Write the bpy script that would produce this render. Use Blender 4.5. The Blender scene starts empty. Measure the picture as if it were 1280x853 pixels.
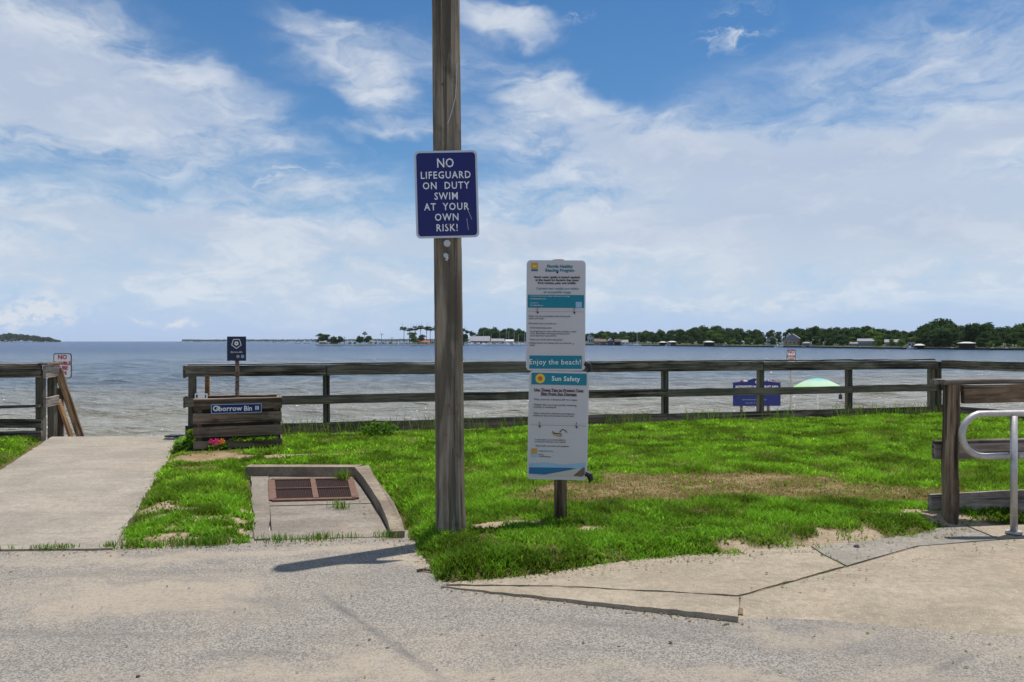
import bpy, bmesh, math, random
import numpy as np
from mathutils import Vector, Matrix
random.seed(7); RNG = np.random.default_rng(11)
R = math.radians
SC = bpy.context.scene
COL = SC.collection

# ------------------------------------------------------------------ camera
cam_d = bpy.data.cameras.new("camera"); cam = bpy.data.objects.new("camera", cam_d); COL.objects.link(cam)
cam.location = (0, 0, 1.6); cam.rotation_euler = (R(90), 0, 0)
cam_d.lens = 26.0; cam_d.sensor_width = 36.0; cam_d.clip_start = 0.05; cam_d.clip_end = 60000
SC.camera = cam

# ------------------------------------------------------------------ sun
SUN_EL, SUN_AZ = R(75.5), math.atan2(0.85, 0.53)      # sun stands to the right and a little beyond the view
sdir = Vector((math.sin(SUN_AZ)*math.cos(SUN_EL), math.cos(SUN_AZ)*math.cos(SUN_EL), math.sin(SUN_EL)))
sl = bpy.data.lights.new("sun", 'SUN'); sun = bpy.data.objects.new("sun", sl); COL.objects.link(sun)
sl.energy = 4.2; sl.angle = R(0.55); sl.color = (1.0, 0.955, 0.89)
sun.rotation_euler = sdir.to_track_quat('Z', 'Y').to_euler(); sun.location = (20, 15, 60)

# ------------------------------------------------------------------ render settings
SC.render.engine = 'CYCLES'
SC.cycles.use_denoising = True
SC.cycles.max_bounces = 8; SC.cycles.transparent_max_bounces = 16
SC.view_settings.view_transform = 'Standard'; SC.view_settings.look = 'None'
SC.view_settings.exposure = 0.22; SC.view_settings.gamma = 1.0; SC.view_settings.use_curve_mapping = False

# ------------------------------------------------------------------ node helper
class N:
    def __init__(s, tree): s.t = tree; s.n = tree.nodes; s.l = tree.links
    def new(s, typ, **kw):
        nd = s.n.new(typ)
        for k, v in kw.items(): setattr(nd, k, v)
        return nd
    def put(s, sock, v):
        if isinstance(v, bpy.types.NodeSocket): s.l.new(v, sock)
        elif v is not None: sock.default_value = v
    def math(s, op, a, b=None, c=None, clamp=False):
        nd = s.new('ShaderNodeMath', operation=op, use_clamp=clamp)
        for i, v in enumerate((a, b, c)): s.put(nd.inputs[i], v)
        return nd.outputs[0]
    def mix(s, f, a, b, blend='MIX'):
        nd = s.new('ShaderNodeMix', data_type='RGBA', blend_type=blend)
        s.put(nd.inputs[0], f); s.put(nd.inputs[6], c4(a)); s.put(nd.inputs[7], c4(b))
        return nd.outputs[2]
    def mapping(s, vec, loc=(0,0,0), rot=(0,0,0), sc=(1,1,1), typ='POINT'):
        nd = s.new('ShaderNodeMapping', vector_type=typ)
        s.put(nd.inputs[0], vec); s.put(nd.inputs[1], loc); s.put(nd.inputs[2], rot); s.put(nd.inputs[3], sc)
        return nd.outputs[0]
    def noise(s, vec, scale, detail=4, rough=0.55, dist=0.0, out=0, dim='3D', lac=2.0):
        nd = s.new('ShaderNodeTexNoise', noise_dimensions=dim)
        s.put(nd.inputs['Vector'], vec); s.put(nd.inputs['Scale'], scale); s.put(nd.inputs['Detail'], detail)
        s.put(nd.inputs['Roughness'], rough); s.put(nd.inputs['Distortion'], dist); s.put(nd.inputs['Lacunarity'], lac)
        return nd.outputs[out]
    def voronoi(s, vec, scale, feature='F1', out=0):
        nd = s.new('ShaderNodeTexVoronoi', feature=feature)
        s.put(nd.inputs['Vector'], vec); s.put(nd.inputs['Scale'], scale)
        return nd.outputs[out]
    def ramp(s, f, lo, hi, a=0.0, b=1.0):
        nd = s.new('ShaderNodeMapRange', interpolation_type='SMOOTHSTEP')
        for i, v in enumerate((f, lo, hi, a, b)): s.put(nd.inputs[i], v)
        return nd.outputs[0]
    def blob(s, vec, loc, rot, sc):
        m = s.mapping(vec, (loc[0], loc[1], 0), (0, 0, rot), (sc[0], sc[1], 1), 'TEXTURE')
        g = s.new('ShaderNodeTexGradient', gradient_type='SPHERICAL'); s.put(g.inputs[0], m)
        return g.outputs[1]
    def bump(s, h, strength=0.5, dist=0.01, normal=None):
        nd = s.new('ShaderNodeBump'); s.put(nd.inputs['Height'], h); s.put(nd.inputs['Strength'], strength); s.put(nd.inputs['Distance'], dist)
        if normal is not None: s.put(nd.inputs['Normal'], normal)
        return nd.outputs[0]
def c4(v):
    if isinstance(v, (tuple, list)) and len(v) == 3: return (*v, 1.0)
    return v
def mat(name):
    m = bpy.data.materials.new(name); m.use_nodes = True
    n = N(m.node_tree); b = n.n['Principled BSDF']
    return m, n, b
def plain(name, col, rough=0.6, metal=0.0, spec=0.4, var=0.12, scale=6.0, bump=0.0):
    m, n, b = mat(name)
    tc = n.new('ShaderNodeTexCoord').outputs['Object']
    ns = n.noise(tc, scale, 5, 0.6)
    c = n.mix(ns, tuple(x*(1-var) for x in col), tuple(min(1, x*(1+var)) for x in col))
    n.put(b.inputs['Base Color'], c); b.inputs['Roughness'].default_value = rough
    b.inputs['Metallic'].default_value = metal; b.inputs['Specular IOR Level'].default_value = spec
    if bump: n.put(b.inputs['Normal'], n.bump(n.noise(tc, scale*6, 4), bump, 0.004))
    return m

# ------------------------------------------------------------------ world: clear sky with drifting high cloud
W = bpy.data.worlds.new("World"); SC.world = W; W.use_nodes = True
n = N(W.node_tree); bg = n.n['Background']; STR = 0.10
sky = n.new('ShaderNodeTexSky', sky_type='NISHITA', sun_disc=False)
sky.sun_elevation = SUN_EL; sky.sun_rotation = SUN_AZ; sky.altitude = 0; sky.air_density = 1.0; sky.dust_density = 0.0; sky.ozone_density = 2.5
hs = n.new('ShaderNodeHueSaturation'); n.put(hs.inputs['Color'], sky.outputs[0]); hs.inputs['Saturation'].default_value = 1.25; hs.inputs['Value'].default_value = 0.92
skycol = hs.outputs[0]
gen = n.new('ShaderNodeTexCoord').outputs['Generated']
sp = n.new('ShaderNodeSeparateXYZ'); n.put(sp.inputs[0], gen)
az = n.math('ARCTAN2', sp.outputs[0], sp.outputs[1]); el = n.math('ARCSINE', sp.outputs[2])
cb = n.new('ShaderNodeCombineXYZ'); n.put(cb.inputs[0], az); n.put(cb.inputs[1], el); P = cb.outputs[0]
lowband = n.ramp(el, 0.0, 0.20, 1.0, 0.0)
skycol = n.mix(n.math('MULTIPLY', lowband, 0.9), skycol, (3.5, 4.8, 7.2))
def warp(p, scale, amt, sy=2.2, rot=-0.12):
    q = n.mapping(p, (3.1, 1.7, 0), (0, 0, rot), (1, sy, 1))
    w = n.new('ShaderNodeVectorMath', operation='SUBTRACT'); n.put(w.inputs[0], n.noise(q, scale, 3, 0.55, 0.0, 1)); w.inputs[1].default_value = (0.5, 0.5, 0.5)
    v = n.new('ShaderNodeVectorMath', operation='MULTIPLY_ADD'); n.put(v.inputs[0], w.outputs[0]); v.inputs[1].default_value = (amt, amt*0.55, 0); n.put(v.inputs[2], p)
    return v.outputs[0]
PW = warp(warp(P, 4.5, 0.10), 15.0, 0.085, 2.0, -0.35); PW2 = warp(P, 26.0, 0.07, 1.3)
def px(x, y):
    a = math.atan((x-640)/924); return a, math.atan((426.5-y)/924*math.cos(a))
def banks(p, rows):
    acc = 0.0
    for (x, y, rx, ry, rot, w) in rows:
        a, e = px(x, y)
        m = n.mapping(p, (a, e, 0), (0, 0, rot), (rx/924, ry/924, 1), 'TEXTURE')
        g = n.new('ShaderNodeTexGradient', gradient_type='QUADRATIC_SPHERE'); n.put(g.inputs[0], m)
        acc = n.math('MULTIPLY_ADD', g.outputs[1], w, acc)
    return acc
# (centre x, y, radii, tilt, weight) of each cloud bank, as directions in the sky
BANKS = [(60,112,330,100,-.14,2.4),(-60,50,280,110,0,2.2),(255,140,210,42,-.22,.8),(210,85,200,50,-.25,.5),(0,255,200,22,-.16,1.2),(60,305,330,40,.0,.7),(200,275,340,44,-.05,1.9),(365,240,170,36,.16,1.2),
 (520,305,380,66,0,1.1),(470,102,110,48,-.55,1.2),(440,80,150,40,-.1,.5),(490,162,105,13,-.04,1.4),(630,28,95,28,-.12,1.2),(560,75,120,50,-.2,.25),(700,128,130,48,-.45,1.8),
 (830,190,360,66,-.13,2.3),(1080,190,360,46,.04,1.8),(1240,160,220,55,.1,1.5),(930,265,500,110,-.02,2.2),(1180,270,400,110,.0,1.8),
 (690,294,340,34,.03,1.6),(1180,70,380,90,.12,.60),(415,36,120,18,-.1,.7),(100,335,480,70,0,.55),(640,345,1300,90,0,.9)]
acc = banks(PW, BANKS)
# the same kind of cover beyond the frame
side = n.ramp(n.math('ABSOLUTE', az), 0.65, 1.0)
up = n.ramp(el, 0.45, 0.7)
far = n.math('MAXIMUM', side, up)
cover = n.ramp(n.noise(n.mapping(gen, (0, 0, 0), (0, 0, 0), (1, 1, 2.2)), 2.2, 3, 0.55), 0.44, 0.68, 0.0, 1.5)
acc = n.math('MULTIPLY_ADD', cover, far, acc)
wisp = n.noise(n.mapping(PW, (0.3, 0.9, 0), (0, 0, -0.22), (1.0, 3.0, 1)), 6.0, 8, 0.60, 0.45)
fine = n.noise(n.mapping(PW2, (1.3, 0.2, 0), (0, 0, 0.25), (1.0, 2.4, 1)), 20.0, 4, 0.6, 0.4)
tex = n.math('ADD', n.math('MULTIPLY', wisp, 0.76), n.math('MULTIPLY', fine, 0.24))
solid = n.ramp(acc, 0.7, 2.0, 0.0, 0.72)                     # thick sheets are smooth, thin ones torn
tmod = n.ramp(tex, 0.36, 0.62, 0.22, 1.95); mx_ = n.new('ShaderNodeMix', data_type='FLOAT'); n.put(mx_.inputs[0], solid); n.put(mx_.inputs[2], tmod); mx_.inputs[3].default_value = 1.15
dens = n.math('MULTIPLY', acc, mx_.outputs[0])
alpha = n.math('SUBTRACT', 1.0, n.math('EXPONENT', n.math('MULTIPLY', dens, -1.35)))
# torn small cirrus shreds where the sky is mostly clear
sh = banks(PW2, [(920,38,75,34,.1,1.6),(715,20,40,14,0,1.4),(280,187,50,14,-.3,.9),(25,185,70,14,.1,1.0),(1000,130,140,16,-.1,.5),(345,222,170,36,.25,1.2),(660,30,60,26,-.2,.9)])
alpha = n.math('MAXIMUM', alpha, n.math('MULTIPLY', sh, n.ramp(fine, 0.44, 0.70), clamp=True))
# low cumulus near the horizon
cu = banks(PW2, [(50,384,75,30,0,2.0),(20,392,60,22,0,1.5),(230,407,45,8,0,1.6),(175,404,22,6,0,1.4),(975,377,48,12,0,.9),(960,384,200,9,0,.7),(845,386,30,6,0,1.1)])
puff = n.noise(n.mapping(P, (0, 0, 0), (0, 0, 0), (1, 1.6, 1)), 60, 4, 0.6)
cum = n.math('MULTIPLY', cu, n.ramp(puff, 0.36, 0.60), clamp=True)
# brightness of the cloud itself: thin edges whiter, thick parts slightly grey
thick = n.ramp(n.math('ADD', acc, n.math('MULTIPLY', n.noise(PW, 2.2, 2, 0.5), 1.6)), 1.2, 3.6)
cc = n.mix(thick, (5.35, 5.9, 6.7), (4.3, 4.95, 6.2))
cc = n.mix(n.math('MULTIPLY', n.ramp(tex, 0.48, 0.62), n.ramp(acc, 0.2, 1.8, 1.0, 0.28)), cc, (6.7, 7.0, 7.4))
col = n.mix(n.math('MULTIPLY', alpha, 0.93, clamp=True), skycol, cc)
col = n.mix(n.math('MULTIPLY', cum, 0.75), col, (6.3, 6.6, 7.0))
n.put(bg.inputs['Color'], col); bg.inputs['Strength'].default_value = STR
W.cycles.sampling_method = 'MANUAL'; W.cycles.sample_map_resolution = 256

# ================================================================== builders
def tag(o, label=None, cat=None, group=None, kind=None):
    if label: o['label'] = label
    if cat: o['category'] = cat
    if group: o['group'] = group
    if kind: o['kind'] = kind
    return o
def empty(name, loc, label=None, cat=None, group=None, rz=0.0):
    o = bpy.data.objects.new(name, None); COL.objects.link(o); o.location = loc; o.rotation_euler = (0, 0, rz)
    o.empty_display_size = 0.2
    return tag(o, label, cat, group)
class MB:
    """collects faces for one mesh"""
    def __init__(s): s.v = []; s.f = []
    def add(s, vs, fs):
        k = len(s.v); s.v += [tuple(v) for v in vs]; s.f += [tuple(i+k for i in f) for f in fs]; return s
    def box(s, c, size, rz=0.0, rx=0.0, ry=0.0):
        hx, hy, hz = size[0]/2, size[1]/2, size[2]/2
        M = Matrix.Rotation(rz, 3, 'Z') @ Matrix.Rotation(ry, 3, 'Y') @ Matrix.Rotation(rx, 3, 'X')
        vs = [Vector(c) + M @ Vector((x, y, z)) for z in (-hz, hz) for y in (-hy, hy) for x in (-hx, hx)]
        return s.add(vs, [(0,2,3,1),(4,5,7,6),(0,1,5,4),(2,6,7,3),(0,4,6,2),(1,3,7,5)])
    def prism(s, poly, z0, z1):
        """poly: list of (x, y) counter-clockwise; z1 a number or a list of heights"""
        k = len(poly); zz = z1 if isinstance(z1, (list, tuple)) else [z1]*k
        vs = [(x, y, z0) for x, y in poly] + [(x, y, zz[i]) for i, (x, y) in enumerate(poly)]
        fs = [tuple(reversed(range(k))), tuple(range(k, 2*k))] + [(i, (i+1) % k, k+(i+1) % k, k+i) for i in range(k)]
        return s.add(vs, fs)
    def tube(s, pts, r, sides=8, caps=True):
        pts = [Vector(p) for p in pts]; rr = r if isinstance(r, (list, tuple)) else [r]*len(pts)
        vs = []; up = None
        for i, p in enumerate(pts):
            t = (pts[min(i+1, len(pts)-1)] - pts[max(i-1, 0)]).normalized()
            if up is None: up = Vector((0, 0, 1)) if abs(t.z) < 0.9 else Vector((1, 0, 0))
            a = t.cross(up).normalized(); b = a.cross(t).normalized(); up = b
            for k in range(sides):
                an = 2*math.pi*k/sides; vs.append(p + (a*math.cos(an) + b*math.sin(an))*rr[i])
        fs = [(i*sides+k, i*sides+(k+1) % sides, (i+1)*sides+(k+1) % sides, (i+1)*sides+k) for i in range(len(pts)-1) for k in range(sides)]
        if caps: fs += [tuple(reversed(range(sides))), tuple(range((len(pts)-1)*sides, len(pts)*sides))]
        return s.add(vs, fs)
    def build(s, name, m, parent=None, loc=None, rot=None, smooth=False):
        me = bpy.data.meshes.new(name); me.from_pydata(s.v, [], s.f); me.update()
        if m is not None:
            for q in (m if isinstance(m, list) else [m]): me.materials.append(q)
        bm = bmesh.new(); bm.from_mesh(me); bmesh.ops.recalc_face_normals(bm, faces=bm.faces); bm.to_mesh(me); bm.free()
        if smooth: me.polygons.foreach_set('use_smooth', [True]*len(me.polygons))
        return link(name, me, parent, loc, rot)
def link(name, me, parent=None, loc=None, rot=None):
    o = bpy.data.objects.new(name, me); COL.objects.link(o)
    if parent is not None: o.parent = parent
    if loc is not None: o.location = loc
    if rot is not None: o.rotation_euler = rot
    return o
def npmesh(name, verts, faces, m, colors=None, loop_starts=None, smooth=False, parent=None, attr='col'):
    """fast mesh of numpy arrays; faces (n, k)"""
    me = bpy.data.meshes.new(name); nv, nf, k = len(verts), len(faces), faces.shape[1]
    me.vertices.add(nv); me.vertices.foreach_set('co', np.ascontiguousarray(verts, dtype=np.float32).ravel())
    me.loops.add(nf*k); me.loops.foreach_set('vertex_index', np.ascontiguousarray(faces, dtype=np.int32).ravel())
    me.polygons.add(nf); me.polygons.foreach_set('loop_start', np.arange(0, nf*k, k, dtype=np.int32))
    me.polygons.foreach_set('loop_total', np.full(nf, k, dtype=np.int32))
    if colors is not None:
        a = me.color_attributes.new(attr, 'FLOAT_COLOR', 'POINT')
        cc = np.ones((nv, 4), np.float32); cc[:, :colors.shape[1]] = colors; a.data.foreach_set('color', cc.ravel())
    me.update(calc_edges=True); me.validate()
    if smooth: me.polygons.foreach_set('use_smooth', [True]*nf)
    me.materials.append(m)
    return link(name, me, parent)
def children(o): return [c for c in bpy.data.objects if c.parent == o]
KIDS = {}
def copy_tree(o, parent=None):
    c = o.copy(); COL.objects.link(c)
    if parent is not None: c.parent = parent
    for ch in o.children: copy_tree(ch, c)
    return c

# numpy value noise
def _h(ix, iy, seed):
    v = np.sin(ix*127.1 + iy*311.7 + seed*74.7)*43758.5453
    return v - np.floor(v)
def vnoise(x, y, seed=0):
    ix, iy = np.floor(x), np.floor(y); fx, fy = x-ix, y-iy
    fx = fx*fx*(3-2*fx); fy = fy*fy*(3-2*fy)
    return (_h(ix, iy, seed)*(1-fx)+_h(ix+1, iy, seed)*fx)*(1-fy) + (_h(ix, iy+1, seed)*(1-fx)+_h(ix+1, iy+1, seed)*fx)*fy
def fbm(x, y, seed=0, oct=4):
    s, a, t = 0.0, 0.5, 0.0
    for k in range(oct):
        s = s + a*vnoise(x*2**k, y*2**k, seed+k*13); t += a; a *= 0.55
    return s/t
def sstep(x, a, b):
    t = np.clip((x-a)/(b-a), 0, 1); return t*t*(3-2*t)
def sdpoly(x, y, poly):
    """signed distance to a polygon, positive inside"""
    poly = np.asarray(poly, float); d = np.full(x.shape, 1e9); inside = np.zeros(x.shape, bool)
    for i in range(len(poly)):
        ax, ay = poly[i]; bx, by = poly[(i+1) % len(poly)]
        ex, ey = bx-ax, by-ay; t = np.clip(((x-ax)*ex+(y-ay)*ey)/(ex*ex+ey*ey+1e-12), 0, 1)
        d = np.minimum(d, np.hypot(x-ax-t*ex, y-ay-t*ey))
        if abs(ey) > 1e-9:
            c = ((ay > y) != (by > y)) & (x < ex*(y-ay)/ey + ax); inside ^= c
    return np.where(inside, d, -d)

# ================================================================== materials
def wood(name, c_lo, c_hi, axis='X', light=0.55, deep=0.62, rough=0.85, stain=None):
    m, n, b = mat(name)
    tc = n.new('ShaderNodeTexCoord').outputs['Object']
    oi = n.new('ShaderNodeObjectInfo')
    off = n.new('ShaderNodeVectorMath', operation='ADD'); n.put(off.inputs[0], tc)
    cbx = n.new('ShaderNodeCombineXYZ')
    for i, k in enumerate((37.0, 19.0, 53.0)): n.put(cbx.inputs[i], n.math('MULTIPLY', oi.outputs['Random'], k))
    n.put(off.inputs[1], cbx.outputs[0]); v = off.outputs[0]
    sc = {'X': (1.4, 30, 30), 'Z': (24, 24, 0.9)}[axis]
    sc2 = {'X': (0.7, 9, 9), 'Z': (7, 7, 0.5)}[axis]
    g = n.noise(n.mapping(v, sc=sc), 1.0, 6, 0.65, 0.6)
    g2 = n.noise(n.mapping(v, sc=sc2), 1.0, 5, 0.6, 0.8)
    bl = n.noise(v, 2.3, 4, 0.6)
    t = n.ramp(n.math('ADD', n.math('MULTIPLY', g, 0.6), n.math('MULTIPLY', g2, 0.4)), 0.39, 0.61)
    c = n.mix(t, c_lo, c_hi)
    c = n.mix(n.math('MULTIPLY', n.ramp(bl, 0.5, 0.78), 0.45), c, tuple(x*0.55 for x in c_lo))
    c = n.mix(n.math('MULTIPLY', n.math('SUBTRACT', oi.outputs['Random'], 0.3), 0.35, clamp=True), c, tuple(x*0.7 for x in c_lo))
    crack = n.ramp(n.noise(n.mapping(v, sc=tuple(x*1.3 if x > 2 else x*0.7 for x in sc)), 0.8, 3, 0.5, 0.4), 0.36, 0.45, 1.0, 0.0)
    c = n.mix(n.math('MULTIPLY', crack, 0.9), c, (0.010, 0.008, 0.006))
    c = n.mix(n.ramp(n.noise(n.mapping(v, (9, 4, 2), sc={'X': (.9, 3, 3), 'Z': (3.5, 3.5, .55)}[axis]), 1.0, 5, 0.65, .5), 0.46, 0.68, 0.0, light), c, tuple(min(.6, x*1.22) for x in c_hi))
    c = n.mix(n.ramp(n.noise(n.mapping(v, (1, 7, 5), sc={'X': (1.3, 6, 6), 'Z': (6, 6, .9)}[axis]), 1.0, 5, 0.65, .7), 0.46, 0.64, 0.0, deep), c, tuple(x*.62 for x in c_lo))
    c = n.mix(n.ramp(oi.outputs['Random'], .55, 1.0, 0.0, light*.6), c, c_hi)
    if stain: c = n.mix(n.math('MULTIPLY', n.ramp(n.noise(v, 3.1, 4, 0.6), 0.55, 0.7), 0.6), c, stain)
    n.put(b.inputs['Base Color'], c); b.inputs['Roughness'].default_value = rough; b.inputs['Specular IOR Level'].default_value = 0.2
    h = n.math('SUBTRACT', g, n.math('MULTIPLY', crack, 0.9))
    n.put(b.inputs['Normal'], n.bump(h, 0.9, 0.010))
    return m
M = {}
M['fence'] = wood('weathered_fence_wood', (0.056, 0.046, 0.035), (0.265, 0.220, 0.162), stain=(0.072, 0.066, 0.042))
M['fence_post'] = wood('weathered_post_wood', (0.060, 0.052, 0.042), (0.17, 0.15, 0.115), 'Z', stain=(0.07, 0.08, 0.04))
M['grey_rail'] = wood('sun_bleached_wood', (0.14, 0.118, 0.100), (0.37, 0.32, 0.275))
M['brown_post'] = wood('brown_post_wood', (0.070, 0.046, 0.028), (0.33, 0.245, 0.170), 'Z', stain=(0.05, 0.036, 0.022))
M['brown_rail'] = wood('brown_rail_wood', (0.105, 0.068, 0.038), (0.32, 0.225, 0.145))
M['new_wood'] = wood('treated_new_wood', (0.14, 0.090, 0.050), (0.34, 0.24, 0.150))
M['orange_wood'] = wood('orange_treated_wood', (0.24, 0.125, 0.055), (0.42, 0.25, 0.125))
M['crate'] = wood('planter_wood', (0.085, 0.056, 0.038), (0.30, 0.22, 0.160), stain=(0.055, 0.042, 0.034))
M['pole'] = wood('pole_wood', (0.034, 0.028, 0.021), (0.365, 0.305, 0.225), 'Z', light=.42, deep=.88, stain=(0.040, 0.033, 0.024))
M['navy'] = plain('navy_sign_face', (0.005, 0.008, 0.115), 0.35, var=0.2, scale=9)
M['navy_dark'] = plain('dark_navy_face', (0.006, 0.012, 0.055), 0.4, var=0.2)
M['navy_bright'] = plain('blue_banner', (0.008, 0.022, 0.165), 0.45, var=0.2)
M['panel'] = plain('white_sign_panel', (0.56, 0.54, 0.535), 0.4, var=0.10, scale=5)
M['alu'] = plain('sign_edge_aluminium', (0.55, 0.56, 0.58), 0.45, 0.6, var=0.1)
M['white'] = plain('white_print', (0.82, 0.82, 0.82), 0.5, var=0.06, scale=30)
M['black'] = plain('black_print', (0.02, 0.02, 0.022), 0.5)
M['blackmetal'] = plain('black_metal', (0.02, 0.02, 0.02), 0.4, 0.2)
M['teal'] = plain('teal_print', (0.0, 0.20, 0.27), 0.45, var=0.08)
M['tealtext'] = plain('teal_text', (0.01, 0.16, 0.26), 0.45)
M['red'] = plain('red_print', (0.42, 0.03, 0.05), 0.5)
M['tan'] = plain('tan_print', (0.55, 0.32, 0.06), 0.5)
M['yellow'] = plain('yellow_print', (0.75, 0.55, 0.05), 0.5)
M['orange'] = plain('orange_print', (0.65, 0.12, 0.02), 0.5)
M['skyprint'] = plain('pale_blue_print', (0.30, 0.48, 0.62), 0.5)
M['seaprint'] = plain('sea_blue_print', (0.01, 0.15, 0.30), 0.5)
M['sandprint'] = plain('sand_print', (0.55, 0.50, 0.42), 0.5)
M['brownprint'] = plain('brown_print', (0.16, 0.11, 0.08), 0.5)
M['steel'] = plain('galvanised_steel', (0.46, 0.44, 0.42), 0.5, 0.55, var=0.35, scale=22, bump=.15)
M['zinc'] = plain('zinc_disc', (0.50, 0.50, 0.49), 0.5, 0.2)
M['rust'] = plain('rusty_steel', (0.165, 0.092, 0.064), 0.85, 0.2, var=0.5, scale=18, bump=0.4)
M['rustdark'] = plain('rusty_mesh', (0.030, 0.012, 0.008), 0.85, 0.2, var=0.5, scale=22, bump=0.4)
M['rubber'] = plain('dark_rubber', (0.035, 0.042, 0.055), 0.7)

def concrete(name, base, dark, rot=0.0, tint=(0.40, 0.33, 0.25), amt=0.35):
    m, n, b = mat(name)
    p = n.new('ShaderNodeNewGeometry').outputs['Position']
    big = n.noise(p, 1.3, 5, 0.6, 0.4); mid = n.noise(n.mapping(p, (0, 0, 0), (0, 0, rot), (2.2, 9, 1)), 1.0, 5, 0.6)
    fine = n.noise(p, 95, 3, 0.65); grit = n.voronoi(p, 150)
    c = n.mix(n.ramp(big, 0.32, 0.68), dark, base)
    c = n.mix(n.math('MULTIPLY', n.ramp(mid, 0.42, 0.7), 0.35), c, tuple(x*0.75 for x in dark))
    c = n.mix(n.math('MULTIPLY', n.ramp(n.noise(p, 0.9, 4, 0.5), 0.5, 0.7), amt), c, tint)
    c = n.mix(n.math('MULTIPLY', n.ramp(fine, 0.35, 0.7), 0.30), c, tuple(x*1.35 for x in base))
    c = n.mix(n.math('MULTIPLY', n.ramp(grit, 0.12, 0.28, 1.0, 0.0), 0.30), c, tuple(x*0.45 for x in dark))
    fl = n.voronoi(p, 42); fl2 = n.voronoi(n.mapping(p, (3.3, 1.1, 0)), 26)
    mot = n.noise(p, 22, 5, 0.7)
    c = n.mix(n.math('MULTIPLY', n.ramp(mot, 0.36, 0.64, 1.0, 0.0), 0.42), c, tuple(x*0.68 for x in dark))
    c = n.mix(n.math('MULTIPLY', n.ramp(fl, 0.10, 0.26, 1.0, 0.0), 0.55), c, tuple(min(.75, x*1.45) for x in base))
    c = n.mix(n.math('MULTIPLY', n.ramp(fl2, 0.06, 0.16, 1.0, 0.0), 0.65), c, tuple(x*0.42 for x in dark))
    st_ = n.ramp(n.noise(n.mapping(p, (1, 2, 0), (0, 0, rot), (0.8, 2.6, 1)), 1.7, 6, 0.66, 0.8), 0.52, 0.70)
    c = n.mix(n.math('MULTIPLY', st_, 0.38), c, tuple(x*0.62 for x in dark))
    n.put(b.inputs['Base Color'], c); b.inputs['Roughness'].default_value = 0.92; b.inputs['Specular IOR Level'].default_value = 0.2
    n.put(b.inputs['Normal'], n.bump(n.math('ADD', n.math('ADD', fine, n.math('MULTIPLY', mid, 0.6)), n.math('MULTIPLY', mot, 0.8)), 0.5, 0.008))
    return m
M['walk'] = concrete('walkway_concrete', (0.365, 0.318, 0.255), (0.252, 0.220, 0.180), 0.35, (0.36, 0.295, 0.212), 0.35)
M['slab'] = concrete('slab_concrete', (0.375, 0.315, 0.235), (0.265, 0.222, 0.165), 0.3, (0.40, 0.315, 0.215), 0.45)
M['slabgrey'] = concrete('grey_slab_concrete', (0.29, 0.262, 0.22), (0.21, 0.19, 0.16), 0.3)
M['basin'] = concrete('basin_concrete', (0.300, 0.262, 0.215), (0.175, 0.150, 0.122), 0.3, (0.30, 0.22, 0.15), 0.45)
M['curb'] = concrete('curb_concrete', (0.33, 0.272, 0.20), (0.15, 0.118, 0.085), 0.3, (0.17, 0.12, 0.075), 0.6)

M['jointsand'] = plain('joint_sand', (.17, .125, .08), .95, var=.6, scale=30, bump=.5)
# worn asphalt with wind-blown sand
m, n, b = mat('worn_asphalt'); p = n.new('ShaderNodeNewGeometry').outputs['Position']
pw = n.new('ShaderNodeVectorMath', operation='MULTIPLY_ADD'); n.put(pw.inputs[0], n.noise(p, 1.6, 5, 0.62, 0.5, 1)); pw.inputs[1].default_value = (0.9, 0.9, 0); n.put(pw.inputs[2], p)
pw = n.mapping(pw.outputs[0], (-0.45, -0.45, 0))
ag = n.voronoi(p, 125, out=1); agd = n.voronoi(p, 125)
agv = n.new('ShaderNodeSeparateColor'); n.put(agv.inputs[0], ag); agv = agv.outputs[0]
fine = n.noise(p, 120, 4, 0.75); streak = n.noise(n.mapping(p, (0, 0, 0), (0, 0, .1), (.7, 3.2, 1)), 1.4, 6, .68, .5); big = n.noise(p, 0.8, 5, 0.6, 0.3); med = n.noise(p, 6.0, 5, 0.65)
c = n.mix(n.ramp(agv, 0.05, 0.95), (0.122, 0.110, 0.095), (0.345, 0.312, 0.268))
c = n.mix(n.math('MULTIPLY', n.ramp(fine, 0.3, 0.7), 0.45), c, (0.245, 0.226, 0.200))
c = n.mix(n.math('MULTIPLY', n.ramp(big, 0.50, 0.72), 0.40), c, (0.155, 0.144, 0.130))
c = n.mix(n.math('MULTIPLY', n.ramp(streak, 0.50, 0.68), 0.45), c, (0.150, 0.138, 0.124))
c = n.mix(n.math('MULTIPLY', n.ramp(n.voronoi(p, 38), 0.10, 0.24, 1.0, 0.0), 0.42), c, (0.095, 0.087, 0.078))
c = n.mix(n.math('MULTIPLY', n.ramp(n.voronoi(n.mapping(p, (5, 1, 0)), 44), 0.08, 0.2, 1.0, 0.0), 0.5), c, (0.43, 0.40, 0.36))
sand = 0.0
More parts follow.
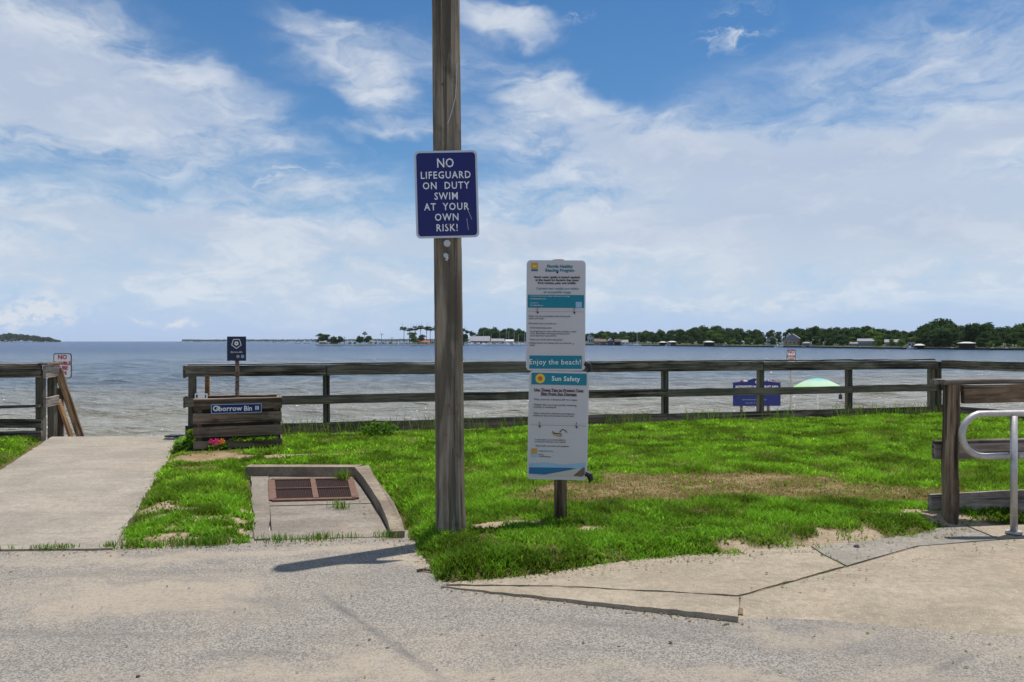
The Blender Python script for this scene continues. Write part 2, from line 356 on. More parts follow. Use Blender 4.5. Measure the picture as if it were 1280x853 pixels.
for (x, y, rx, ry, rot, w) in [(-2.6,4.75,1.7,.75,.1,1.1),(-2.15,4.62,.95,.55,.1,1.0),(-1.7,4.3,.8,.3,-.2,.9),(-.9,3.55,1.3,.28,.1,1.3),(-.72,5.35,.45,.32,0,1.8),(1.6,4.05,.8,.22,-.1,1.1),(.4,3.45,1.5,.2,0,1.0),
    (-3.6,5.35,2.2,.22,.05,1.2),(-1.6,5.62,1.9,.20,.1,1.6),(-3.2,3.9,1.3,.25,0,.9),(1.7,3.5,1.2,.2,-.05,1.0),(-2.6,3.3,2.0,.3,0,.8),(3.2,3.5,1.5,.3,0,1.0),(-5,4.4,2.0,.5,0,.9),(0.3,4.5,.5,.15,-.1,.5),(0,1.5,6,1.2,0,.7),(2.6,3.85,1.0,.22,.1,.8)]:
    sand = n.math('MULTIPLY_ADD', n.ramp(n.blob(pw, (x, y), rot, (rx, ry)), 0, 0.8), w, sand)
sandf = n.ramp(n.math('ADD', n.math('MULTIPLY', sand, 0.75), n.math('MULTIPLY', n.math('SUBTRACT', med, 0.5), 1.5)), 0.10, 1.35, 0.0, 0.72)
sandf = n.math('MULTIPLY', sandf, n.ramp(agv, 0.0, 1.0, 1.0, 0.45))
thin = n.math('MULTIPLY', n.ramp(n.noise(p, 0.55, 5, 0.62, 0.6), 0.44, 0.68, 0.0, 0.55), n.ramp(streak, 0.3, 0.6, 1.0, 0.35))
sandf = n.math('MAXIMUM', sandf, thin)
sandf = n.math('MULTIPLY', sandf, n.ramp(n.noise(p, 28, 5, .75), .34, .60, .42, 1.12), clamp=True)
c = n.mix(sandf, c, n.mix(fine, (0.350, 0.278, 0.192), (0.460, 0.375, 0.270)))
# dark oil streaks and scuffs left by wheels
str_ = 0.0
for (x, y, rx, ry, rot, w) in [(-.98,4.37,.55,.05,R(-53),1.2),(-.55,3.8,.55,.05,R(-53),1.0),(2.2,3.68,.30,.035,R(33),.9),(1.2,4.12,.35,.04,R(-15),.5),(-2.6,5.0,1.2,.08,.02,.45),(.9,4.0,.9,.10,-.12,.5)]:
    str_ = n.math('MULTIPLY_ADD', n.blob(n.mapping(pw, (0.0, 0, 0)) if rx > .8 else p, (x, y), rot, (rx, ry)), w, str_)
strf = n.math('MULTIPLY', n.math('MULTIPLY', str_, n.ramp(med, 0.25, 0.6)), 0.85, clamp=True)
c = n.mix(strf, c, (0.13, 0.122, 0.115))
spots = n.ramp(n.voronoi(p, 2.4), 0.018, 0.03, 1.0, 0.0)
c = n.mix(spots, c, (0.05, 0.045, 0.04))
n.put(b.inputs['Base Color'], c); b.inputs['Roughness'].default_value = 0.93; b.inputs['Specular IOR Level'].default_value = 0.2
n.put(b.inputs['Normal'], n.bump(n.math('ADD', agd, n.math('MULTIPLY', fine, 0.5)), n.math('SUBTRACT', 0.55, n.math('MULTIPLY', sandf, 0.4)), 0.006))
M['asphalt'] = m

# beach sand / base ground
m, n, b = mat('beach_sand'); p = n.new('ShaderNodeNewGeometry').outputs['Position']
f = n.noise(p, 40, 4, 0.65); g = n.noise(p, 2.0, 5, 0.6)
n.put(b.inputs['Base Color'], n.mix(g, (0.40, 0.335, 0.25), (0.58, 0.51, 0.41))); b.inputs['Roughness'].default_value = 0.95
n.put(b.inputs['Normal'], n.bump(n.math('ADD', f, g), 0.5, 0.02)); M['sand'] = m

# lawn soil: colour attribute says how much thatch (r) covers the sandy soil, g = dry straw
m, n, b = mat('lawn_soil'); p = n.new('ShaderNodeNewGeometry').outputs['Position']
at = n.new('ShaderNodeAttribute', attribute_name='col'); sp = n.new('ShaderNodeSeparateColor'); n.put(sp.inputs[0], at.outputs['Color'])
f = n.noise(p, 60, 4, 0.7); g = n.noise(p, 5, 5, 0.6); bits = n.voronoi(p, 55)
sandc = n.mix(f, (0.27, 0.200, 0.132), (0.46, 0.365, 0.262))
sandc = n.mix(n.math('MULTIPLY', n.ramp(bits, 0.10, 0.22, 1.0, 0.0), 0.75), sandc, (0.13, 0.088, 0.055))
sandc = n.mix(n.math('MULTIPLY', n.ramp(g, 0.45, 0.65), 0.5), sandc, (0.22, 0.155, 0.095))
that = n.mix(f, (0.050, 0.055, 0.015), (0.17, 0.14, 0.055))
c = n.mix(n.ramp(n.math('ADD', sp.outputs[0], n.math('MULTIPLY', n.math('SUBTRACT', g, 0.5), 0.7)), 0.3, 0.7), sandc, that)
c = n.mix(n.math('MULTIPLY', sp.outputs[1], n.ramp(g, 0.25, 0.6)), c, n.mix(f, (0.17, 0.115, 0.055), (0.33, 0.235, 0.13)))
n.put(b.inputs['Base Color'], c); b.inputs['Roughness'].default_value = 0.95; b.inputs['Specular IOR Level'].default_value = 0.1
n.put(b.inputs['Normal'], n.bump(n.math('ADD', f, bits), 0.6, 0.012)); M['soil'] = m

# blades: colour attribute
def blade_mat(name, transl=0.35, rough=0.6):
    m, n, b = mat(name)
    at = n.new('ShaderNodeAttribute', attribute_name='col')
    n.put(b.inputs['Base Color'], at.outputs['Color']); b.inputs['Roughness'].default_value = rough; b.inputs['Specular IOR Level'].default_value = 0.12
    tr = n.new('ShaderNodeBsdfTranslucent'); n.put(tr.inputs[0], n.mix(0.5, at.outputs['Color'], (0.30, 0.42, 0.03)))
    mx = n.new('ShaderNodeMixShader'); mx.inputs[0].default_value = transl
    n.l.new(b.outputs[0], mx.inputs[1]); n.l.new(tr.outputs[0], mx.inputs[2]); n.l.new(mx.outputs[0], n.n['Material Output'].inputs[0])
    return m
M['grass'] = blade_mat('grass_blades')

# ================================================================== terrain
FA, FB = np.array([-5.2, 12.0]), np.array([9.14, 16.0])          # the waterfront fence line
FN = np.array([-0.2687, 0.9632]); WATER = -2.2
def ground_z(x, y):
    s = FN[0]*(x-FA[0]) + FN[1]*(y-FA[1])
    z = -0.03 - 1.75*sstep(s, 0.35, 3.2) - 0.55*np.clip((s-3.2)/14, 0, 1) - 1.2*np.clip((s-17)/60, 0, 1)
    return z + np.where(s > 0.5, 0.05*(fbm(x*0.7, y*0.7, 3)-0.5), 0)
xs = np.concatenate([np.linspace(-160, -30, 14)[:-1], np.linspace(-30, 40, 120), np.linspace(40, 160, 14)[1:]])
ys = np.concatenate([np.linspace(-60, 6, 8)[:-1], np.linspace(6, 46, 90), np.linspace(46, 140, 12)[1:]])
gx, gy = np.meshgrid(xs, ys); gz = ground_z(gx, gy)
V = np.stack([gx.ravel(), gy.ravel(), gz.ravel()], 1); nx, ny = len(xs), len(ys)
idx = (np.arange(ny-1)[:, None]*nx + np.arange(nx-1)[None, :]).ravel()
F = np.stack([idx, idx+1, idx+1+nx, idx+nx], 1)
tag(npmesh('ground', V, F, M['sand'], smooth=True), kind='structure')

# the asphalt lot
xs = np.linspace(-40, 40, 81); ys = np.linspace(-40, 6.25, 47); gx, gy = np.meshgrid(xs, ys)
V = np.stack([gx.ravel(), gy.ravel(), np.zeros(gx.size)], 1); nx, ny = len(xs), len(ys)
idx = (np.arange(ny-1)[:, None]*nx + np.arange(nx-1)[None, :]).ravel(); F = np.stack([idx, idx+1, idx+1+nx, idx+nx], 1)
tag(npmesh('road', V, F, M['asphalt']), kind='structure')

# concrete walkway down to the steps
def ragged(poly, step, amp, seed):
    rr = random.Random(seed); out = []
    for i in range(len(poly)):
        a, b_ = Vector(poly[i]), Vector(poly[(i+1) % len(poly)]); L = (b_-a).length; k = max(1, int(L/step))
        for j in range(k):
            p = a.lerp(b_, j/k); 
            if j: p = p + Vector((rr.uniform(-amp, amp), rr.uniform(-amp, amp)))
            out.append((p.x, p.y))
    return out
wk = ragged([(-4.80, 5.60), (-3.06, 5.66), (-5.50, 12.35), (-7.62, 12.25)], 0.18, 0.018, 3)
tag(MB().prism(wk, -0.12, 0.016).build('walkway', M['walk']), kind='structure')
wk2 = ragged([(-9.5, 5.35), (-4.83, 5.58), (-4.85, 5.60), (-6.2, 8.9), (-9.5, 8.9)], 0.5, 0.01, 4)
# steps from the walkway to the beach
stp = MB(); rd = Vector((-0.33, 0.944)); rp = Vector((0.944, 0.33))
for k in range(7):
    o = Vector((-6.58, 12.36)) + rd*(0.30*k)
    q = [o - rp*1.0, o + rp*1.0, o + rp*1.0 + rd*0.31, o - rp*1.0 + rd*0.31]
    stp.prism([(v.x, v.y) for v in q], -2.3, -0.17*(k+1)+0.02)
tag(stp.build('steps', M['walk']), kind='structure')

# sidewalk: separate cracked slabs
sw = bpy.data.objects.new('sidewalk', None); COL.objects.link(sw); tag(sw, kind='structure')
g = 0.007
def slab(poly, z1, mt, name='slab', z0=-0.03, seed=0, step=0.25, amp=0.006):
    pp = ragged(poly, step, amp, seed)
    if callable(z1): zz = [z1(x, y) for x, y in pp]
    else: zz = z1
    o = MB().prism(pp, z0, zz).build(name, mt, sw)
    bm = bmesh.new(); bm.from_mesh(o.data); bmesh.ops.triangulate(bm, faces=[f for f in bm.faces if len(f.verts) > 4]); bm.to_mesh(o.data); bm.free()
    return o
zt = lambda x, y: 0.010 + 0.024*min(1, max(0, (x+0.42)/1.5))
slab([(-0.46,4.80),(1.285,4.20),(1.390,4.530),(0.257,4.758)], zt, M['slab'], 'curb_strip', seed=1, step=.07, amp=.009)
slab([(-0.43,4.83),(0.257,4.775),(1.385,4.55),(2.31,5.14),(2.27,5.42),(2.27,6.0),(1.2,5.75),(0.4,5.4)], lambda x, y: zt(x, y)+0.002, M['slab'], seed=2, step=.09, amp=.008)
slab([(2.335,5.16),(3.10,5.66),(3.84,5.84),(3.84,6.25),(2.29,6.0),(2.29,5.44)], 0.034, M['slabgrey'], seed=3)
def zc(x, y):      # the ramp slab sinks into the asphalt at its front
    fr = 4.22 - 0.22*(x-1.5) if x > 1.5 else 4.20
    return -0.012 + 0.046*min(1, max(0, (y-fr+0.04)/0.36))
def ramp_grid():
    xs = np.concatenate([np.linspace(1.29, 4.5, 190), np.linspace(4.5, 9, 40)[1:]]); vs = []; fs = []; rows = 34
    for i, x in enumerate(xs):
        y0 = 4.20 - 0.22*max(0, x-1.5) - 0.10
        if x < 1.5: y0 = 4.205
        y1 = np.interp(x, [1.29, 1.405, 2.33, 3.11, 3.84, 6.5, 9], [4.22, 4.535, 5.125, 5.64, 5.82, 6.25, 6.6])
        for j in range(rows):
            y = y0 + (y1-y0)*(j/(rows-1))**1.6; e_ = min(1, max(0, (y1-y)/.15)); vs.append((x, y, zc(x, y) + e_*.016*(float(fbm(np.array([x*5.]), np.array([y*5.]), 77)[0])-.5)))
    nn = len(xs)
    for i in range(nn-1):
        for j in range(rows-1): fs.append((i*rows+j, (i+1)*rows+j, (i+1)*rows+j+1, i*rows+j+1))
    k = len(vs); vs += [(v[0], v[1], -0.06) for v in vs]
    edge = [i*rows for i in range(nn)] + [(nn-1)*rows+j for j in range(1, rows)] + [i*rows+rows-1 for i in range(nn-2, -1, -1)] + [j for j in range(rows-2, 0, -1)]
    for a, b_ in zip(edge, edge[1:]+edge[:1]): fs.append((b_, a, a+k, b_+k))
    return MB().add(vs, fs).build('slab', M['slab'], sw, smooth=False)
ramp_grid()
def joint(line, w=.034, z=.024):
    for (ax, ay), (bx, by) in zip(line, line[1:]):
        a, b_ = Vector((ax, ay)), Vector((bx, by)); d = (b_-a).normalized(); s = Vector((-d.y, d.x))*w/2; k = max(2, int((b_-a).length/.06)); pts = [a.lerp(b_, i/k) for i in range(k+1)]
        MB().prism([(q.x-s.x, q.y-s.y) for q in pts]+[(q.x+s.x, q.y+s.y) for q in reversed(pts)], -.01, [z+random.uniform(-.006, .008) for _ in range(2*k+2)]).build('joint_fill', M['jointsand'], sw)
joint([(.257, 4.766), (1.39, 4.54)], z=.022); joint([(1.39, 4.54), (2.32, 5.145), (3.105, 5.65), (3.84, 5.83)]); joint([(2.28, 5.43), (2.32, 5.15)]); joint([(1.32, 4.30), (1.39, 4.53)], .045, .018)
slab([(3.86,5.85),(6.5,6.28),(9,6.63),(9,7.0),(6.5,6.65),(3.86,6.25)], 0.036, M['slab'], seed=6)

# ================================================================== lawn
MAIN = [(-0.50,4.93),(-0.30,4.86),(0.10,4.93),(0.50,5.10),(0.95,5.26),(1.45,5.38),(2.05,5.52),(2.6,5.66),(3.35,5.95),(3.75,6.30),(4.6,6.50),(6.0,6.7),(9,7.0),(14,8),(14,10),(11.3,12.6),(10.0,14.35),(9.05,15.75),(-5.0,11.75),(-5.36,11.9),
        (-4.55,9.75),(-4.25,9.2),(-3.35,9.0),(-3.1,8.86),(-1.85,8.86),(-1.62,8.5),(-0.98,6.75),(-0.84,6.05),(-0.72,5.65)]
LEFT = [(-3.02,5.68),(-2.05,5.84),(-2.12,6.1),(-2.6,7.4),(-3.12,8.66),(-3.2,8.95),(-3.6,9.3),(-5.0,11.8),(-5.42,11.95)]
FARL = [(-7.62,11.95),(-6.30,8.95),(-9,6.5),(-14,6.0),(-14,12.3)]
POLYS = [MAIN, LEFT, FARL]
def lawn_sd(x, y):
    d = np.full(x.shape, -9.0)
    for q in POLYS: d = np.maximum(d, sdpoly(x, y, q))
    return d
def ell(x, y, cx, cy, rx, ry, rot=0.0):
    c, s = math.cos(rot), math.sin(rot); u = ((x-cx)*c+(y-cy)*s)/rx; v = (-(x-cx)*s+(y-cy)*c)/ry
    return np.clip(1-np.hypot(u, v), 0, 1)
def fields(x, y):
    """cover 0..1 (how much grass), dry 0..1"""
    nz = fbm(x*2.3, y*2.3, 5); nf = fbm(x*6, y*6, 9)
    cover = np.ones(x.shape)
    bare = 0.0
    for (cx, cy, rx, ry, w) in [(-.22,5.97,.32,.16,1.0),(.12,6.07,.34,.13,.8),(.62,5.9,.3,.2,.6),(1.9,5.52,.7,.10,.9),(2.6,5.68,.8,.10,1.0),(1.35,5.9,.25,.12,.5),(3.0,5.85,.8,.10,.9),(3.75,6.40,.7,.22,1.3),(5.2,6.8,1.6,.3,1.2),(-4.0,9.72,.70,.50,1.3),(-3.15,9.75,.8,.25,1.0),(-2.6,9.95,.8,.15,.8),(-.95,5.9,.3,.5,.8),(2.2,6.35,.5,.2,.7)]:
        bare = bare + w*ell(x, y, cx, cy, rx, ry)
    inL = sdpoly(x, y, LEFT) > -0.05
    bare = bare + np.where(inL & (y < 7.6), 0.52*sstep(fbm(x*2.9, y*7.5, 21), 0.46, 0.62)*sstep(y, 8.0, 6.7) + 0.08, 0)
    bare = bare + np.where((x > 1.2) & (x < 3.6) & (y < 6.8), 0.30*sstep(fbm(x*2.6, y*3.4, 31), 0.50, 0.70), 0)
    cover = np.clip(1.0 - 1.15*sstep(bare + 0.9*(nf-0.5)+.4*(fbm(x*14, y*14, 19)-.5), 0.12, 0.75), 0, 1)
    dry = 0.0
    for (cx, cy, rx, ry, w) in [(2.05,7.70,2.1,.95,1.6),(3.5,7.25,1.5,.60,1.1),(.9,7.15,1.3,.7,.9),(2.9,8.0,1.6,.5,.6),(-4.0,9.75,.85,.6,1.6),(-3.7,9.0,.7,.35,.7),(.2,6.9,.7,.35,.5),(4.2,7.1,1.0,.4,.6),(1.6,6.45,.8,.25,.5),(-9,10,2,1.2,.5)]:
        dry = dry + w*ell(x, y, cx, cy, rx, ry)
    dry = np.clip(sstep(dry + 0.75*(nz-0.5) + 0.35*(nf-0.5), 0.22, 0.75), 0, 1)
    return cover, dry
def lawn_z(x, y, sd):
    e = sd + 0.05*(fbm(x*3, y*3, 41)-0.5)
    base = np.interp(y, [5, 7, 11, 16], [0.105, 0.11, 0.07, 0.06])
    base = np.where(x < -1.2, np.minimum(base, np.interp(y, [5.6, 7.5, 10], [0.035, 0.06, 0.07])), base)
    base = np.where((x < -0.2) & (x >= -1.2), base*0.9, base)
    return -0.03 + (base+0.03)*sstep(e, -0.07, 0.22) + 0.022*(fbm(x*2.2, y*2.2, 43)-0.5)*sstep(e, 0, 0.3) + 0.010*(fbm(x*9, y*9, 44)-0.5)
st = 0.08
xs = np.arange(-14.2, 14.2, st); ys = np.arange(4.7, 16.0, st); gx, gy = np.meshgrid(xs, ys)
sd = lawn_sd(gx, gy); gz = lawn_z(gx, gy, sd); cv, dr = fields(gx, gy); nx = len(xs)
keep = sd > -0.12
kq = keep[:-1, :-1] & keep[1:, :-1] & keep[:-1, 1:] & keep[1:, 1:]
jj, ii = np.nonzero(kq); a = jj*nx+ii
F = np.stack([a, a+1, a+1+nx, a+nx], 1)
use, inv = np.unique(F, return_inverse=True); F = inv.reshape(F.shape)
V = np.stack([gx.ravel(), gy.ravel(), gz.ravel()], 1)[use]
CC = np.stack([cv.ravel(), dr.ravel(), np.zeros(cv.size)], 1)[use]
tag(npmesh('lawn', V, F, M['soil'], colors=CC, smooth=True), kind='structure')

# ---- blades of grass
def blades(px_, py_, pz_, h, w, lean, col, segs=2):
    """arrays -> verts, tri faces, colours; each blade a bent tapering strip"""
    k = len(px_); az_ = RNG.uniform(0, 2*np.pi, k); fa = RNG.uniform(0, 2*np.pi, k)
    dx, dy = np.cos(az_)*lean*h, np.sin(az_)*lean*h; wx, wy = np.cos(fa)*w/2, np.sin(fa)*w/2
    hv = h*np.sqrt(np.clip(1-lean*lean*0.62, 0.12, 1))
    if segs == 2:
        v = np.empty((k, 5, 3))
        v[:, 0] = np.stack([px_-wx, py_-wy, pz_-0.008], 1); v[:, 1] = np.stack([px_+wx, py_+wy, pz_-0.008], 1)
        v[:, 2] = np.stack([px_-wx*.8+dx*.35, py_-wy*.8+dy*.35, pz_+hv*.62], 1); v[:, 3] = np.stack([px_+wx*.8+dx*.35, py_+wy*.8+dy*.35, pz_+hv*.62], 1)
        v[:, 4] = np.stack([px_+dx, py_+dy, pz_+hv], 1)
        f = np.array([[0,1,3],[0,3,2],[2,3,4]])
    else:
        v = np.empty((k, 3, 3))
        v[:, 0] = np.stack([px_-wx, py_-wy, pz_-0.008], 1); v[:, 1] = np.stack([px_+wx, py_+wy, pz_-0.008], 1); v[:, 2] = np.stack([px_+dx, py_+dy, pz_+hv], 1)
        f = np.array([[0,1,2]])
    nv = v.shape[1]
    F = (np.arange(k)[:, None, None]*nv + f[None]).reshape(-1, 3)
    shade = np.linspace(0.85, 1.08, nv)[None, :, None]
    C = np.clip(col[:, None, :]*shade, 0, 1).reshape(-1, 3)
    return v.reshape(-1, 3), F, C
def scatter(n_, x0, x1, y0, y1):
    return RNG.uniform(x0, x1, n_), RNG.uniform(y0, y1, n_)
GREEN_A, GREEN_B, GREEN_C = np.array([0.112, 0.285, 0.014]), np.array([0.270, 0.475, 0.026]), np.array([0.050, 0.155, 0.014])
STRAW_A, STRAW_B = np.array([0.44, 0.305, 0.165]), np.array([0.26, 0.175, 0.08])
def grow(dens, x0, x1, y0, y1, hh, ww, segs, broad=False):
    n_ = int(dens*(x1-x0)*(y1-y0)); x, y = scatter(n_, x0, x1, y0, y1)
    # only where this camera position or one near it could see
    vis = np.abs(x) < y*0.74 + 1.2; x, y = x[vis], y[vis]
    sd = lawn_sd(x, y); cv, dr = fields(x, y); cl = fbm(x*4.5, y*4.5, 61)
    edge = 0.09*(fbm(x*5, y*5, 62)-0.45)
    pr = np.maximum(cv, .11)*sstep(sd, -0.03+edge, 0.05+edge)*(0.25+0.75*sstep(cl, 0.28, 0.58))
    if broad: pr = pr*sstep(fbm(x*1.7, y*1.7, 91), .36, .60)*(1-.9*dr)
    pr = pr*(1-.9*(ell(x, y, -4.0, 10.5, .85, .45, .3) > 0))
    ok = RNG.uniform(0, 1, len(x)) < pr
    x, y, sd, cv, dr, cl = (q[ok] for q in (x, y, sd, cv, dr, cl)); k = len(x)
    z = np.maximum(lawn_z(x, y, sd), 0.0)
    lush = sstep(fbm(x*1.2, y*1.2, 71), 0.30, 0.70)
    isdry = RNG.uniform(0, 1, k) < np.clip(dr*0.93+0.035+.75*(1-cv)+.13*sstep(fbm(x*2.7, y*2.7, 95), .52, .75), 0, .95)*(0.15 if broad else 1)
    t = RNG.uniform(0, 1, (k, 1)); near = sstep(y, 8.2, 6.0)[:, None]
    g = GREEN_A*(1-t)+GREEN_B*t
    g = g*(1-near*0.45) + (GREEN_C*(1-t)+GREEN_A*t)*near*0.45
    g = g*(0.35+1.25*sstep(fbm(x*3.3, y*3.3, 73), .22, .80))[:, None]*RNG.uniform(0.55, 1.4, (k, 1))
    s = STRAW_A*(1-t)+STRAW_B*t
    c = np.where(isdry[:, None], s, g)
    h = hh*(0.55+0.9*cl)*RNG.uniform(0.5, 1.25, k)*(0.75+0.5*lush)*np.where(isdry, 0.62, 1)*(1-0.45*dr)*(.45+.55*cv)
    lean = np.where(isdry & (cv < .5), 1.2, RNG.uniform(0.35, 1.15, k)); w = ww*RNG.uniform(0.6, 1.3, k)
    return blades(x, y, z, h, w, lean, c, segs)
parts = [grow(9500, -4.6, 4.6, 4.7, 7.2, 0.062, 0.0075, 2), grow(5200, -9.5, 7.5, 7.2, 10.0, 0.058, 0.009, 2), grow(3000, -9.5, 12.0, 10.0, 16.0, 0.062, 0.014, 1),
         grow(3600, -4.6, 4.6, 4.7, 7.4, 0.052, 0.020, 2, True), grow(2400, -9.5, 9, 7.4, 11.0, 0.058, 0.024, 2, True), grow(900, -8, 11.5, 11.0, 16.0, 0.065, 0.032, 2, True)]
# tufts in the joints: before the walkway, in front of the basin, along slab cracks, along the fence foot
def tufts(line, count, spread, hh, ww, dark=0.0):
    t = RNG.uniform(0, 1, count)**1.0; L = np.asarray(line, float); seg = np.linspace(0, 1, len(L))
    x = np.interp(t, seg, L[:, 0]); y = np.interp(t, seg, L[:, 1])
    cl = fbm(x*5, y*5+3, 81); ok = RNG.uniform(0, 1, count) < sstep(cl, 0.42, 0.66); x, y, cl = x[ok], y[ok], cl[ok]; k = len(x)
    x = x + RNG.normal(0, spread, k); y = y + RNG.normal(0, spread, k); t = RNG.uniform(0, 1, (k, 1))
    c = (GREEN_C*(1-t)+GREEN_A*t)*(1-dark) + GREEN_C*dark
    c = np.where(RNG.uniform(0, 1, (k, 1)) < 0.12, STRAW_A, c)
    return blades(x, y, np.full(k, 0.015), hh*(0.4+cl)*RNG.uniform(0.5, 1.2, k), np.full(k, ww), RNG.uniform(0.1, 0.9, k), c, 2)
parts += [tufts([(-5.5,5.50),(-3.9,5.62),(-3.06,5.70)], 900, 0.018, 0.045, 0.006), tufts([(-3.0,5.72),(-2.05,5.86),(-0.95,6.02)], 2600, 0.045, 0.060, 0.006),
          tufts([(2.29,5.40),(2.33,5.14),(2.45,5.06)], 420, 0.012, 0.045, 0.006), tufts([(1.5,4.6),(2.3,5.13)], 180, 0.010, 0.03, 0.005), tufts([(-1.72,7.1),(-1.58,7.0)], 90, 0.03, 0.10, 0.006),
          tufts([(-1.98,8.5),(-1.88,8.4)], 120, 0.03, 0.12, 0.008), tufts([(-1.5,10.9),(-2.6,12.5)], 1, 0.1, 0.1, 0.01)]
tl = []
for q in np.linspace(0.02, 1, 900):      # taller stems left by the mower under the fence
    p = FA*(1-q)+FB*q
    if fbm(np.array([q*30]), np.array([1.0]), 7)[0] > 0.42: tl.append(p - FN*RNG.uniform(0.02, 0.35))
tl = np.array(tl); k = len(tl); t = RNG.uniform(0, 1, (k, 1))
parts.append(blades(tl[:, 0], tl[:, 1], np.full(k, 0.06), RNG.uniform(0.12, 0.34, k), np.full(k, 0.011), RNG.uniform(0.1, 0.7, k), GREEN_A*(1-t)+np.array([0.24, 0.28, 0.06])*t, 2))
Vs, Fs, Cs, off = [], [], [], 0
for v, f, c in parts: Vs.append(v); Fs.append(f+off); Cs.append(c); off += len(v)
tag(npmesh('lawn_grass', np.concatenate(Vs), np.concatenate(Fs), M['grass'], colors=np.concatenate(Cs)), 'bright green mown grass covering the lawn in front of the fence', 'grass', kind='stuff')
print('grass tris', sum(len(f) for f in Fs))

# ---- leaf litter and crumbs along the edges of the paving
lx, ly, lz = [], [], []
for line, cnt, spread, zz in (([(-.45, 4.86), (.5, 5.05), (1.45, 5.34), (2.6, 5.62), (3.4, 5.9), (3.9, 6.2)], 620, .07, .040), ([(-.9, 6.0), (-.5, 5.0)], 160, .08, .004), ([(-.4, 4.76), (1.28, 4.16)], 130, .03, .004), ([(-4.8, 5.5), (-3.0, 5.62), (-1.0, 5.9)], 320, .06, .004), ([(-3.1, 5.9), (-4.0, 8.2), (-5.2, 11.4)], 260, .05, .019), ([(-2.9, 8.5), (-2.0, 8.55), (-1.1, 6.2)], 130, .06, .014), ([(-4, 4.5), (0, 4), (3, 3.7)], 150, .5, .004), ([(1.6, 4.6), (2.6, 5.2), (3.9, 5.7)], 120, .10, .044)):
    t = RNG.uniform(0, 1, cnt); L = np.asarray(line, float); sg = np.linspace(0, 1, len(L))
    lx.append(np.interp(t, sg, L[:, 0])+RNG.normal(0, spread, cnt)); ly.append(np.interp(t, sg, L[:, 1])+RNG.normal(0, spread, cnt)); lz.append(np.full(cnt, zz))
lx, ly, lz = map(np.concatenate, (lx, ly, lz)); k = len(lx); a = RNG.uniform(0, 6.28, k); s1 = RNG.uniform(.004, .013, k)*RNG.uniform(.5, 1.3, k); s2 = s1*RNG.uniform(.35, .8, k); dz = RNG.uniform(0, .006, (k, 4))
v = np.stack([np.stack([lx+np.cos(a+q)*r_, ly+np.sin(a+q)*r_, lz+dz[:, i]], 1) for i, (q, r_) in enumerate(((0, s1), (1.57, s2), (3.14, s1), (4.71, s2)))], 1).reshape(-1, 3)
pal = np.array([(.16, .09, .045), (.28, .17, .08), (.09, .06, .035), (.36, .26, .15), (.05, .042, .035), (.10, .14, .03)])
tag(npmesh('leaf_litter', v, np.arange(4*k).reshape(-1, 4), M['grass'], colors=np.repeat(pal[RNG.integers(0, len(pal), k)], 4, 0)), 'brown leaf litter and crumbs scattered along the paving edges', 'litter', kind='stuff')

# ================================================================== timber things
def plank(name, a, b, h, t, mt, parent=None, up=(0, 0, 1), segs=6, wob=0.004, bev=0.006, wear=0.0, seed=None, sag=0.0):
    """one board from a to b (centre line), h high along up, t thick; its own length axis is X"""
    rr = random.Random(seed if seed is not None else (hash((round(a[0], 2), round(a[1], 2), round(a[2], 2))) & 0xffff))
    a, b = Vector(a), Vector(b); X = (b-a).normalized(); Z = Vector(up); Z = (Z - X*Z.dot(X)).normalized(); Y = Z.cross(X); L = (b-a).length
    Mx = Matrix((X, Y, Z)).transposed()
    vs, fs = [], []
    for i in range(segs+1):
        x = L*i/segs; dy, dz = rr.uniform(-wob, wob), rr.uniform(-wob, wob) - sag*4*(i/segs)*(1-i/segs)
        top = -abs(rr.uniform(0, wear)); y, z = t/2, h/2
        ex = rr.uniform(-0.006, 0.006) if i in (0, segs) else 0
        for (py, pz) in ((-y+bev, -z), (y-bev, -z), (y, -z+bev), (y, z-bev+top), (y-bev, z+top), (-y+bev, z+top), (-y, z-bev+top), (-y, -z+bev)):
            vs.append((x+ex, py+dy, pz+dz))
    for i in range(segs):
        for k in range(8): fs.append((i*8+k, i*8+(k+1) % 8, (i+1)*8+(k+1) % 8, (i+1)*8+k))
    fs += [tuple(reversed(range(8))), tuple(range(segs*8, segs*8+8))]
    me = MB().add(vs, fs)
    off = parent.location if parent is not None else Vector((0, 0, 0))
    return me.build(name, mt, parent, a - off, Mx.to_euler())
def post(name, x, y, z0, z1, wx, wy, mt, parent, rz=0.0, lean=(0, 0), segs=5, bev=0.010, wob=0.004, seed=1):
    rr = random.Random(seed+int(x*100)); vs, fs = [], []
    for i in range(segs+1):
        f = i/segs; z = f*(z1-z0); dx, dy = lean[0]*f+rr.uniform(-wob, wob), lean[1]*f+rr.uniform(-wob, wob)
        a, b_ = wx/2, wy/2
        for (px_, py_) in ((-a+bev, -b_), (a-bev, -b_), (a, -b_+bev), (a, b_-bev), (a-bev, b_), (-a+bev, b_), (-a, b_-bev), (-a, -b_+bev)):
            vs.append((px_+dx, py_+dy, z + (rr.uniform(-0.004, 0.004) if i == segs else 0)))
    for i in range(segs):
        for k in range(8): fs.append((i*8+k, i*8+(k+1) % 8, (i+1)*8+(k+1) % 8, (i+1)*8+k))
    fs += [tuple(reversed(range(8))), tuple(range(segs*8, segs*8+8))]
    off = parent.location if parent is not None else Vector((0, 0, 0))
    return MB().add(vs, fs).build(name, mt, parent, Vector((x, y, z0)) - off, (0, 0, rz))

